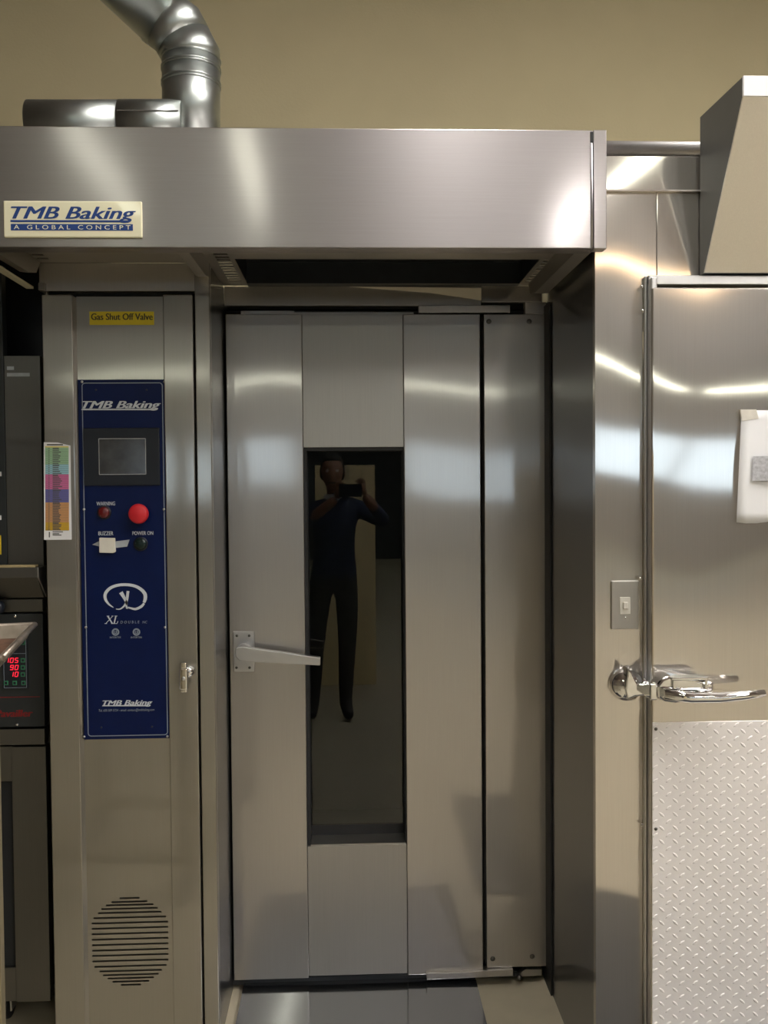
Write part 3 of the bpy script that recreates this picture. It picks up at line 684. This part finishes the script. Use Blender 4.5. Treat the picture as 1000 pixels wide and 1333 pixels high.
# raised treads
bmt = MB(); pit = 18.3*DT/FPX/2; nrow = int((tzt-0.03)/pit); 
prof = [(-1, 0), (-0.6, 0.62), (0, 1), (0.6, 0.62), (1, 0), (0.6, -0.62), (0, -1), (-0.6, -0.62)]
xlim = 1.25
for j in range(nrow):
    z_ = tzt-0.008-j*pit
    for i in range(int((xlim-tx0)/pit)+1):
        if (i+j) % 2: continue
        x_ = tx0+0.006+i*pit
        ang = math.radians(38 if i % 2 == 0 else -42); L_, W_ = 0.0095, 0.0033
        base = []; top = []
        for u_, v_ in prof:
            dx, dz = u_*L_*math.cos(ang)-v_*W_*math.sin(ang), u_*L_*math.sin(ang)+v_*W_*math.cos(ang)
            if x_+dx < tx0+0.0005: dx = tx0+0.0005-x_
            base.append(bmt.bm.verts.new((x_+dx, DT+0.0001, z_+dz))); top.append(bmt.bm.verts.new((x_+dx*0.55, DT-0.0017, z_+dz*0.55)))
        for k in range(8):
            f = bmt.bm.faces.new((base[k], base[(k+1) % 8], top[(k+1) % 8], top[k])); f.smooth = True
        f = bmt.bm.faces.new(top)
bmesh.ops.recalc_face_normals(bmt.bm, faces=bmt.bm.faces)
tr = bmt.build('raised_treads', 'tread_aluminium', kd); tr['kind'] = 'stuff'
for sx, sy in ((854, 949), (854, 1079)): screw('screw', at(sx, sy, DT), 0.004, kd, 'steel_dark', 0.002)
# latch: strike on the frame, body and long tapering lever on the door
q = at(815, 890, DK)
st = MB()
st.lathe([(0.040, 0.0), (0.040, 0.010), (0.036, 0.022), (0.026, 0.033), (0.012, 0.039), (0.0003, 0.040)], (q.x-0.002, DK, q.z), (0, -1, 0), 32)
st.prism([at(x_, y_, DK-0.05) for x_, y_ in ((817, 869), (822, 874), (830, 889), (846, 891), (847, 905), (827, 907), (818, 911), (814, 896))], (0, 0.035, 0), bev=0.004)
st.build('latch_strike', 'chrome', cool)
DL = DKD-0.055
lb = MB()
lb.box((X(847, 898, DL), DL, Z(850, 912, DL)), (X(856, 898, DL), DKD, Z(850, 890, DL)), 0.003)
lb.prism([at(x_, y_, DL) for x_, y_ in ((855, 893), (862, 884), (872, 880), (930, 889), (930, 906), (880, 916), (866, 914), (856, 908))], (0, 0.050, 0), bev=0.006)
lb.box((X(872, 885, DL), DL-0.012, Z(900, 884.5, DL)), (X(920, 885, DL), DL+0.02, Z(900, 880.5, DL)), 0.002)
lb.box((X(875, 890, DL), DL-0.008, Z(875, 896, DL)), (X(879, 890, DL), DL+0.01, Z(875, 882, DL)), 0.001)
lb.box((X(916, 890, DL), DL-0.008, Z(918, 896, DL)), (X(920, 890, DL), DL+0.01, Z(918, 882, DL)), 0.001)
lb.build('latch_body', 'chrome', kd)
# lever: loft of rounded sections
secs = [(862, 902, 0.013, -0.010), (893, 905, 0.0125, -0.022), (930, 904.5, 0.012, -0.026), (965, 902, 0.0105, -0.024), (990, 900, 0.0085, -0.018)]
t = bmesh.new(); rings = []
for px_, py_, r_, dy in secs:
    p = at(px_, py_, DL)
    rings.append([t.verts.new((p.x, DL+dy+0.011*math.sin(k*math.pi/8), p.z+r_*math.cos(k*math.pi/8))) for k in range(16)])
for i in range(len(rings)-1):
    for k in range(16):
        f = t.faces.new((rings[i][k], rings[i][(k+1) % 16], rings[i+1][(k+1) % 16], rings[i+1][k])); f.smooth = True
t.faces.new(rings[0][::-1]); t.faces.new(rings[-1]); bmesh.ops.recalc_face_normals(t, faces=t.faces)
MB().merge(t).build('latch_lever', 'chrome', kd)
# switch plate
sw = MB().box((X(795, 787, DK), DK-0.006, Z(813, 819, DK)), (X(831, 787, DK), DK, Z(813, 755.5, DK)), 0.003, 3).build('switch_plate', 'steel_matte', cool)
MB().box((X(806, 787, DK), DK-0.008, Z(813, 799, DK)), (X(819.5, 787, DK), DK-0.005, Z(813, 777, DK)), 0.001).build('switch', 'ivory_plastic', sw)
MB().box((X(809.5, 786, DK), DK-0.013, Z(813, 792, DK)), (X(816, 786, DK), DK-0.007, Z(813, 783, DK)), 0.002).build('toggle', 'ivory_plastic', sw)
screw('screw', at(814.5, 804, DK-0.006), 0.0028, sw, 'chrome', 0.002)

# paper taped to the cooler door
Q = DKD-0.008
pap = thing('taped_notice', at(985, 682, Q), 'white paper notice taped to the stainless cooler door', 'paper')
t = bmesh.new(); NX, NZ = 8, 12; g = []
for j in range(NZ+1):
    row = []
    for i in range(NX+1):
        u_, v_ = i/NX, j/NZ
        px_ = 965.5+(1062-965.5)*u_-6.5*v_*(1-u_); py_ = 534+146*v_+(1.5*math.sin(u_*9) if v_ > 0.95 else 0)
        dd = 0.006+0.007*math.sin(v_*math.pi*0.9)*(1-u_)**2+0.002*math.sin(u_*7+v_*3)
        row.append(t.verts.new(at(px_, py_, DKD-dd)))
    g.append(row)
for j in range(NZ):
    for i in range(NX): f = t.faces.new((g[j][i], g[j+1][i], g[j+1][i+1], g[j][i+1])); f.smooth = True
r = bmesh.ops.extrude_face_region(t, geom=t.faces[:])
bmesh.ops.translate(t, verts=[v for v in r['geom'] if isinstance(v, bmesh.types.BMVert)], vec=(0, 0.0006, 0))
bmesh.ops.recalc_face_normals(t, faces=t.faces)
MB().merge(t).build('sheet', 'paper', pap)
MB().prism([at(x_, y_, DKD-0.017) for x_, y_ in ((981, 594), (1040, 593), (1040, 625), (979.5, 626))], (0, 0.0006, 0)).build('printed_block', 'paper_grey', pap)
MB().prism([at(x_, y_, DKD-0.010) for x_, y_ in ((964, 533), (985, 533), (988, 545), (966, 548))], (0, 0.006, 0), bev=0.0005).build('tape', 'paper_tape', pap)

# ------------------------------------------------------------------ sloping air curtain above the cooler door
ax0 = X(911, 250, DK-0.004); az0 = Z(918, 357, DK-0.02); 
at_r = DK-0.006
azt = Z(912, 154, DK)
yf_b = DK-0.035; yf_t = DK-0.235
ac = thing('air_curtain', (ax0+0.35, DK-0.1, az0), 'cream slope-fronted metal box mounted above the cooler door', 'air curtain')
zb_ = Z(970, 126, yf_t); zt_ = Z(970, 99, yf_t)
ax1 = ax0+0.95
MB().prism([(ax0, at_r, azt), (ax0, yf_t, zt_), (ax0, yf_t, zb_), (ax0, yf_b, az0), (ax0, at_r, az0)], (0.004, 0, 0)).build('side_plate', 'shaded_side', ac)
MB().prism([(ax1, at_r, azt), (ax1, yf_t, zt_), (ax1, yf_t, zb_), (ax1, yf_b, az0), (ax1, at_r, az0)], (0.004, 0, 0)).build('side_plate', 'shaded_side', ac)
MB().prism([(ax0-0.001, yf_t-0.002, zb_), (ax0-0.001, yf_b-0.002, az0), (ax0-0.001, yf_b+0.004, az0), (ax0-0.001, yf_t+0.004, zb_)], (ax1-ax0+0.006, 0, 0)).build('sloping_front', 'steel_bright', ac)
MB().box((ax0-0.001, yf_t-0.003, zb_+0.0005), (ax1+0.005, yf_t+0.004, zt_), 0.001).build('top_band', 'white_painted', ac)
MB().prism([(ax0+0.004, at_r, azt), (ax0+0.004, yf_t+0.004, zt_), (ax0+0.004, yf_t+0.004, zt_-0.003), (ax0+0.004, at_r, azt-0.003)], (ax1-ax0-0.004, 0, 0)).build('lid', 'cream_painted', ac)
MB().box((ax0+0.004, yf_b+0.004, az0), (ax1, at_r, az0+0.003)).build('outlet', 'black_enamel', ac)
MB().lathe([(0.004, 0), (0.004, 0.006), (0.0005, 0.008)], (X(979, 98, yf_t+0.02), yf_t+0.02, zt_), (0, 0, 1), 12).build('lid_screw', 'steel_dark', ac)

# ------------------------------------------------------------------ proofing cabinet at the left
DQ = 2.42
pr = thing('proofing_cabinet', (-1.1, 2.9, 0), 'dark steel proofing cabinet with red digital display left of the oven', 'cabinet')
LX = -1.42
def lb_(name, x0, y0, x1, y1, D, th, mat, parent=pr, bev=0.001):
    "panel that starts at a pixel column (or at LX when x0 is None)"
    ym = (y0+y1)/2; xm = x1-20
    xx0 = LX if x0 is None else X(x0, ym, D)
    return MB().box((xx0, D, Z(xm, y1, D)), (X(x1, ym, D), D+th, Z(xm, y0, D)), bev).build(name, mat, parent)
xrp = X(55, 700, DQ)
MB().box((LX, DQ+0.16, Z(30, 463, DQ)), (xrp-0.003, 3.4, 2.3)).build('dark_filler', 'black_enamel', pr)  # black block added to keep the space above the cabinet dark
MB().box((LX, DQ+0.04, 0.12), (xrp-0.004, 3.4, Z(30, 464, DQ))).build('body', 'steel_dark', pr)
lb_('upper_panel', 7.5, 463, 54.5, 738, DQ, 0.03, 'steel_dark')
lb_('upper_door', None, 345, 5.5, 738, DQ-0.004, 0.03, 'charcoal_panel')
o = lb_('label_strip', 9, 477, 18, 481.5, DQ-0.001, 0.001, 'clear_tape', bev=0); 
o = lb_('label_strip', 9, 485.5, 38.5, 490, DQ-0.001, 0.001, 'clear_tape', bev=0)
lb_('yellow_sticker', -14, 697, 1.5, 722, DQ-0.006, 0.001, 'yellow_label', bev=0)
lb_('white_sticker', -10, 614, 1.8, 620, DQ-0.006, 0.001, 'paper', bev=0)
lb_('white_sticker', -10, 671, 1.8, 677, DQ-0.006, 0.001, 'paper', bev=0)
# projecting ledge with bevelled lip
DLg = DQ-0.06
zA, zB, zC, zE = Z(25, 739, DLg), Z(25, 752, DLg), Z(25, 778, DQ-0.01), Z(25, 741, DLg)
xe = X(48.5, 748, DLg)
MB().prism([(LX, DQ, zA), (LX, DLg, zA), (LX, DLg, zB), (LX, DQ-0.012, zC), (LX, DQ, zC)], (xe-LX, 0, 0), bev=0.001).build('ledge', 'steel_dark', pr)
MB().prism([(xe+0.0005, DQ, zA), (xe+0.0005, DLg, zA), (xe+0.0005, DLg, zB), (xe+0.0005, DQ, zC)], (0.003, 0, 0)).build('ledge_end', 'satin_aluminium', pr)
MB().box((LX, DLg+0.004, zA), (X(45, 738, DLg), DLg+0.03, zA+0.006), 0.001).build('ledge_edging', 'tan_edge', pr)
lb_('knob_panel', None, 780, 55.3, 796.5, DQ, 0.03, 'steel_dark')
kp = at(0.5, 789.5, DQ)
MB().lathe([(0.014, 0), (0.014, 0.012), (0.019, 0.014), (0.019, 0.030), (0.014, 0.036), (0.0003, 0.037)], kp, (0, -1, 0), 28).build('knob', 'bezel_black', pr)
lb_('control_fascia', None, 799, 57, 946, DQ, 0.03, 'charcoal_panel')
for sx, sy in ((20, 802), (22.5, 947.3)): screw('screw', at(sx, sy if sy < 900 else 943, DQ), 0.0042, pr, 'chrome', 0.004)
DU = DQ-0.005
ct = lb_('controller', 3, 831, 36, 896.5, DU, 0.006, 'bezel_black', pr)
mb = MB()
a, b = at(4.2, 832.5, DU-0.0004), at(34.6, 895, DU-0.0004)
for qd in (((a.x, a.z), (b.x, a.z)), ((b.x, a.z), (b.x, b.z)), ((b.x, b.z), (a.x, b.z)), ((a.x, b.z), (a.x, a.z)), ((a.x, at(5, 851, DU).z), (b.x, at(5, 851, DU).z))):
    mb.ribbon(list(qd), [0.0012, 0.0012], DU-0.0006, 0.0006)
mb.build('outline', 'grey_print', ct)
SEG = {'0': 'abcdef', '1': 'bc', '5': 'acdfg', '9': 'abcdfg'}
def digit(ch, x0, x1, yt, yb):
    ym = (yt+yb)/2; mb = MB(); sh = 1.0
    P = dict(a=((x0+sh, yt), (x1+sh, yt)), b=((x1+sh, yt), (x1+sh/2, ym)), c=((x1+sh/2, ym), (x1, yb)), d=((x0, yb), (x1, yb)), e=((x0+sh/2, ym), (x0, yb)), f=((x0+sh, yt), (x0+sh/2, ym)), g=((x0+sh/2, ym), (x1+sh/2, ym)))
    for s in SEG[ch]:
        u_, v_ = P[s]; A_, B_ = at(*u_, DU-0.001), at(*v_, DU-0.001)
        mb.ribbon([(A_.x, A_.z), (B_.x, B_.z)], [0.0019, 0.0019], DU-0.001, 0.0006)
    mb.build('digit', 'led_red', ct)
for y_, s in ((859.6, ' 105'), (869, '  90'), (877.8, '  10')):
    for k, ch in enumerate(s):
        if ch != ' ': digit(ch, 0.6+k*6.2, 4.2+k*6.2, y_-2.9, y_+2.9)
for kx, ky in ((30, 836.5), (30, 859.5), (30, 868.8), (30, 878), (8, 889), (19.3, 889), (30.7, 889)):
    a = at(kx, ky, DU); s = 0.0058
    k1 = MB().box((a.x-s, DU-0.0012, a.z-s), (a.x+s, DU, a.z+s), 0.0004).build('key', 'key_green', ct)
    MB().box((a.x-s*0.55, DU-0.0020, a.z-s*0.55), (a.x+s*0.55, DU-0.0010, a.z+s*0.55), 0.0002).build('key_cap', 'bezel_black', ct)
lb_('red_line', None, 906.8, 52, 907.8, DQ-0.0005, 0.0005, 'red_print', bev=0)
text('brand_lettering', 'Pavailler', X(-6, 929, DQ), X(43, 929, DQ), Z(25, 933, DQ), Z(25, 924, DQ), DQ-0.0006, 'red_print', pr, 0.15, 0.03)
lb_('lower_rail', None, 949, 58, 969.5, DQ-0.004, 0.03, 'steel_dark')
lb_('lower_panel', 18, 972, 62.5, 1304, DQ, 0.03, 'steel_dark')
lb_('side_strip', None, 972, 15.8, 1017.5, DQ+0.004, 0.03, 'steel_dark')
lb_('side_strip', None, 1260, 21, 1304, DQ+0.004, 0.03, 'steel_dark')
lb_('lower_window', None, 1018, 19.5, 1260, DQ+0.012, 0.02, 'black_void')
for (x_, y_) in ((-0.99, DQ+0.10), (-0.99, 3.2), (-1.34, 3.2)):
    o = MB().box((x_-0.02, y_-0.02, 0.07), (x_+0.02, y_+0.02, 0.12)).box((x_-0.024, y_-0.03, 0.03), (x_-0.019, y_+0.02, 0.075)).box((x_+0.019, y_-0.03, 0.03), (x_+0.024, y_+0.02, 0.075)).build('caster', 'satin_aluminium', pr)
    MB().lathe([(0.040, -0.015), (0.042, -0.010), (0.042, 0.010), (0.040, 0.015)], (x_, y_-0.005, 0.042), (1, 0, 0), 24).build('wheel', 'black_rubber', o)

# ------------------------------------------------------------------ bakery rack and baking tray
ang = math.radians(11.6)
RX, RY = -0.672, 1.90; TZ = 1.189
ux = Vector((math.cos(ang), math.sin(ang), 0)); uy = Vector((-math.sin(ang), math.cos(ang), 0))   # tray axes (right, back)
def tl(a, b, z): return Vector((RX, RY, z)) + ux*a + uy*b      # a <= 0 to the left, b <= 0 towards the room
rk = thing('bakery_rack', (-0.8, 1.3, 0), 'tan metal bakery rack post at the left edge holding a tray', 'rack')
def bar(mb, p, q, wx, wz):
    d = (q-p).normalized(); 
    s = d.cross(Vector((0, 0, 1))) if abs(d.z) < 0.9 else ux.copy(); s.normalize(); u_ = s.cross(d).normalized()
    t = bmesh.new(); c = []
    for e in (p, q):
        for i_, j_ in ((-1, -1), (1, -1), (1, 1), (-1, 1)): c.append(t.verts.new(e+s*(wx/2*i_)+u_*(wz/2*j_)))
    for f in ((0, 1, 2, 3), (7, 6, 5, 4), (0, 4, 5, 1), (1, 5, 6, 2), (2, 6, 7, 3), (3, 7, 4, 0)): t.faces.new([c[k] for k in f])
    bmesh.ops.recalc_face_normals(t, faces=t.faces); mb.merge(t); return mb
pb0 = at(5, 1200, 1.5); pa = (pb0-Vector((RX, RY, pb0.z))).dot(ux); pbk = (pb0-Vector((RX, RY, pb0.z))).dot(uy)
aR, aL, bB, bF = pa-0.018, pa-0.60, pbk-0.012, pbk-0.51
for a_, b_ in ((aR, bB), (aL, bB), (aR, bF), (aL, bF)):
    o = bar(MB(), tl(a_, b_, 0.10), tl(a_, b_, 1.78), 0.034, 0.034).build('post', 'brassy_post', rk)
    MB().lathe([(0.048, -0.014), (0.05, -0.01), (0.05, 0.01), (0.048, 0.014)], tl(a_, b_, 0.05), tuple(ux), 20).build('caster', 'black_rubber', rk)
    if b_ == bB and a_ == aR:
        for z_ in (0.16, 0.24, 0.42, 0.57):
            c = tl(a_+0.010, b_-0.017, z_)
            MB().lathe([(0.005, 0), (0.004, 0.002), (0.0003, 0.003)], c, tuple(-uy), 12).build('rivet', 'chrome', o)
for z_ in (0.14, 1.76):
    mb = MB(); bar(mb, tl(aR, bB, z_), tl(aR, bF, z_), 0.025, 0.025); bar(mb, tl(aL, bB, z_), tl(aL, bF, z_), 0.025, 0.025)
    bar(mb, tl(aL, bB, z_), tl(aR, bB, z_), 0.025, 0.025); bar(mb, tl(aL, bF, z_), tl(aR, bF, z_), 0.025, 0.025); mb.build('cross_bar', 'brassy_post', rk)
for a_ in (aR-0.02, aL+0.02):
    bar(MB(), tl(a_, bB+0.36, TZ-0.006), tl(a_, bF, TZ-0.006), 0.03, 0.005).build('runner', 'brassy_post', rk)
ty = thing('baking_tray', tl(-0.30, -0.19, TZ-0.003), 'browned metal baking tray corner jutting out at the left edge', 'tray')
W_, L_ = 0.60, 0.385
def tq(a, b, z): return tl(a, b, TZ+z)
t = bmesh.new()
out = [(0, 0), (-W_, 0), (-W_, -L_), (0, -L_)]
def loop(ins, z): return [t.verts.new(tq(a+(-ins if a == 0 else ins), b+(-ins if b == 0 else ins), z)) for a, b in out]
lo = [loop(0.014, -0.002), loop(0.001, 0.022), loop(0.009, 0.025), loop(0.020, 0.0)]
for i in range(3):
    for k in range(4): t.faces.new((lo[i][k], lo[i][(k+1) % 4], lo[i+1][(k+1) % 4], lo[i+1][k]))
t.faces.new(lo[3]); t.faces.new(lo[0][::-1])
bmesh.ops.recalc_face_normals(t, faces=t.faces)
mbt = MB(); mbt.merge(t); rim = mbt.build('pan', ['baked_tin', 'burnt_tin'], ty)
for p_ in rim.data.polygons:
    if p_.index == 12: p_.material_index = 1
mb = MB()
P4 = [tq(*q, 0.024) for q in ((0.0, 0.0), (-W_, 0.0), (-W_, -L_), (0.0, -L_))]
[mb.tube([P4[i], P4[(i+1) % 4]], 0.0055, 10) for i in range(4)]
mb.build('rolled_rim', 'baked_tin', ty)

# ------------------------------------------------------------------ behind the photographer
ca = thing('tall_carton', (-0.03, -1.5, 0), 'tall tan cardboard carton standing behind the photographer', 'carton')
MB().box((-0.26, -1.75, 0), (0.19, -1.3, 1.66), 0.004).build('carton_body', 'carton', ca)
MB().box((-0.26, -1.302, 1.661), (0.19, -1.52, 1.665)).build('flap', 'carton', ca)
MB().box((-0.26, -1.53, 1.661), (0.19, -1.75, 1.665)).build('flap', 'carton', ca)
MB().box((-0.06, -1.301, 1.55), (0.0, -1.2985, 1.66)).build('tape', 'carton_tape', ca)

# the photographer, seen as a reflection in the oven window
def skin_mesh(verts, edges, radii, root, sub=2):
    me = bpy.data.meshes.new('skin'); me.from_pydata(verts, edges, [])
    o = bpy.data.objects.new('skin', me); COL.objects.link(o)
    md = o.modifiers.new('s', 'SKIN'); md.use_smooth_shade = True; md.branch_smoothing = 0.4
    for i, r_ in enumerate(radii):
        me.skin_vertices[0].data[i].radius = r_ if isinstance(r_, tuple) else (r_, r_)
        me.skin_vertices[0].data[i].use_root = (i == root)
    sb = o.modifiers.new('d', 'SUBSURF'); sb.levels = sub; sb.render_levels = sub
    dg = bpy.context.evaluated_depsgraph_get(); dg.update()
    out_ = bpy.data.meshes.new_from_object(o.evaluated_get(dg))
    bpy.data.objects.remove(o)
    b_ = bmesh.new(); b_.from_mesh(out_); bpy.data.meshes.remove(out_)
    for f in b_.faces: f.smooth = True
    return b_
PX, PY = -0.10, -0.36
pers = thing('person', (PX, PY, 0), 'person in navy shirt and dark trousers holding a phone, reflected in oven window', 'person')
V_ = [(PX, PY, 0.92), (PX, PY, 1.08), (PX, PY-0.01, 1.25), (PX, PY, 1.37), (PX, PY+0.01, 1.45), (PX+0.01, PY+0.03, 1.52),     # 0-5 pelvis..neck top
      (PX+0.17, PY, 1.36), (PX+0.33, PY+0.10, 1.27), (PX+0.19, PY+0.27, 1.45),                                       # 6-8 right arm
      (PX-0.17, PY, 1.36), (PX-0.28, PY+0.11, 1.20), (PX+0.02, PY+0.27, 1.43),                                       # 9-11 left arm
      (PX+0.08, PY, 0.86), (PX+0.075, PY+0.03, 0.48), (PX+0.06, PY, 0.09), (PX+0.09, PY+0.14, 0.035),               # 12-15 right leg
      (PX-0.10, PY, 0.86), (PX-0.13, PY+0.02, 0.48), (PX-0.15, PY-0.02, 0.09), (PX-0.16, PY+0.12, 0.035)]
E2 = [(0,1),(1,2),(2,3),(3,4),(4,5),(3,6),(6,7),(7,8),(3,9),(9,10),(10,11),(0,12),(12,13),(13,14),(14,15),(0,16),(16,17),(17,18),(18,19)]
R2 = [(0.16,0.12),(0.155,0.12),(0.165,0.125),(0.12,0.10),0.06,0.055, 0.068,0.048,0.030, 0.068,0.048,0.030, 0.088,0.062,0.045,0.036, 0.088,0.062,0.045,0.036]
bb = skin_mesh(V_, E2, R2, 0)
mb = MB(); mb.bm.free(); mb.bm = bb
for f in bb.faces:
    c = f.calc_center_median()
    arm = c.y > PY+0.16 and c.z > 1.2
    f.material_index = 2 if (c.z > 1.455 and not arm) or (arm and c.y > PY+0.22) else (0 if c.z > 0.93 else (1 if c.z > 0.085 else 3))
mb.build('body', ['navy_shirt', 'dark_trousers', 'skin', 'shoe_leather'], pers)
# head with nose, chin and brow
t = bmesh.new(); bmesh.ops.create_uvsphere(t, u_segments=28, v_segments=20, radius=1)
for v in t.verts:
    x_, y_, z_ = v.co
    w_ = 0.074*(1.0-0.22*max(0, -z_)); y2 = y_*0.095; z2 = z_*0.117
    if y_ > 0.5 and z_ < -0.5: y2 += 0.012
    if y_ > 0.85 and abs(x_) < 0.22 and -0.32 < z_ < 0.18: y2 += 0.020*(1-abs(x_)/0.22)*(1 if z_ < 0 else 0.5)
    if y_ > 0.75 and 0.02 < z_ < 0.22 and 0.2 < abs(x_) < 0.6: y2 -= 0.008
    v.co = (x_*w_, y2, z2)
for f in t.faces: f.smooth = True
HC = Vector((PX-0.01, PY+0.055, 1.595))
MB().merge(t, 0, Matrix.Translation(HC)).build('head', 'skin', pers)
t = bmesh.new(); bmesh.ops.create_uvsphere(t, u_segments=28, v_segments=16, radius=1)
for v in t.verts:
    x_, y_, z_ = v.co
    if y_ > 0.35 and z_ < 0.55: y_ = 0.35
    v.co = (x_*0.080, y_*0.101-0.006, max(z_, -0.45)*0.124+0.006)
for f in t.faces: f.smooth = True
MB().merge(t, 0, Matrix.Translation(HC)).build('hair', 'hair', pers)
for s in (-1, 1):
    MB().lathe([(0.0003, 0), (0.009, 0.003), (0.011, 0.006), (0.009, 0.010), (0.0003, 0.012)], HC+Vector((0.030*s, 0.076, 0.008)), (0, 1, 0), 14).build('eye', 'eye_white', pers)
    MB().lathe([(0.018, 0), (0.024, 0.004), (0.020, 0.010), (0.004, 0.012)], HC+Vector((0.070*s, -0.008, -0.008)), (s, 0, 0), 14).build('ear', 'skin', pers)
MB().box(HC+Vector((-0.024, 0.088, -0.070)), HC+Vector((0.024, 0.097, -0.062)), 0.003).build('mouth', 'hair', pers)
MB().prism([(PX-0.07, PY+0.085, 1.44), (PX-0.005, PY+0.105, 1.39), (PX+0.06, PY+0.085, 1.44), (PX+0.05, PY+0.075, 1.455), (PX-0.06, PY+0.075, 1.455)], (0, 0.006, 0)).build('collar', 'clear_tape', pers)
# hands: palm and five fingers closed on the phone
for wrist, s in ((Vector(V_[8]), 1), (Vector(V_[11]), -1)):
    pc_ = wrist+Vector((-0.012*s, 0.012, 0.045)); hv = [tuple(wrist), tuple(pc_)]; he = [(0, 1)]; hr = [0.024, (0.030, 0.018)]
    for k, (dx, ln) in enumerate(((-0.012, 0.026), (-0.004, 0.030), (0.004, 0.029), (0.012, 0.023))):
        base = pc_+Vector((dx*2.0*s*0.6, 0.004, 0.022+0.004*k)); i0 = len(hv)
        hv += [tuple(base), tuple(base+Vector((-0.012*s, 0.012, ln*0.6))), tuple(base+Vector((-0.030*s, 0.014, ln*0.8)))]
        he += [(1, i0), (i0, i0+1), (i0+1, i0+2)]; hr += [0.010, 0.009, 0.008]
    i0 = len(hv); tb = pc_+Vector((-0.026*s, -0.004, -0.010))
    hv += [tuple(tb), tuple(tb+Vector((-0.022*s, 0.0, 0.022)))]; he += [(1, i0), (i0, i0+1)]; hr += [0.011, 0.009]
    hb = skin_mesh(hv, he, hr, 0, 1); mb = MB(); mb.bm.free(); mb.bm = hb; mb.build('hand', 'skin', pers)
tag(MB().box((-0.065, -0.052, 1.44), (0.075, -0.043, 1.52), 0.003).build('phone', 'bezel_black'), 'black phone held up in both hands of the photographer', 'phone')

for o in bpy.data.objects:
    if '_o' in o: del o['_o']
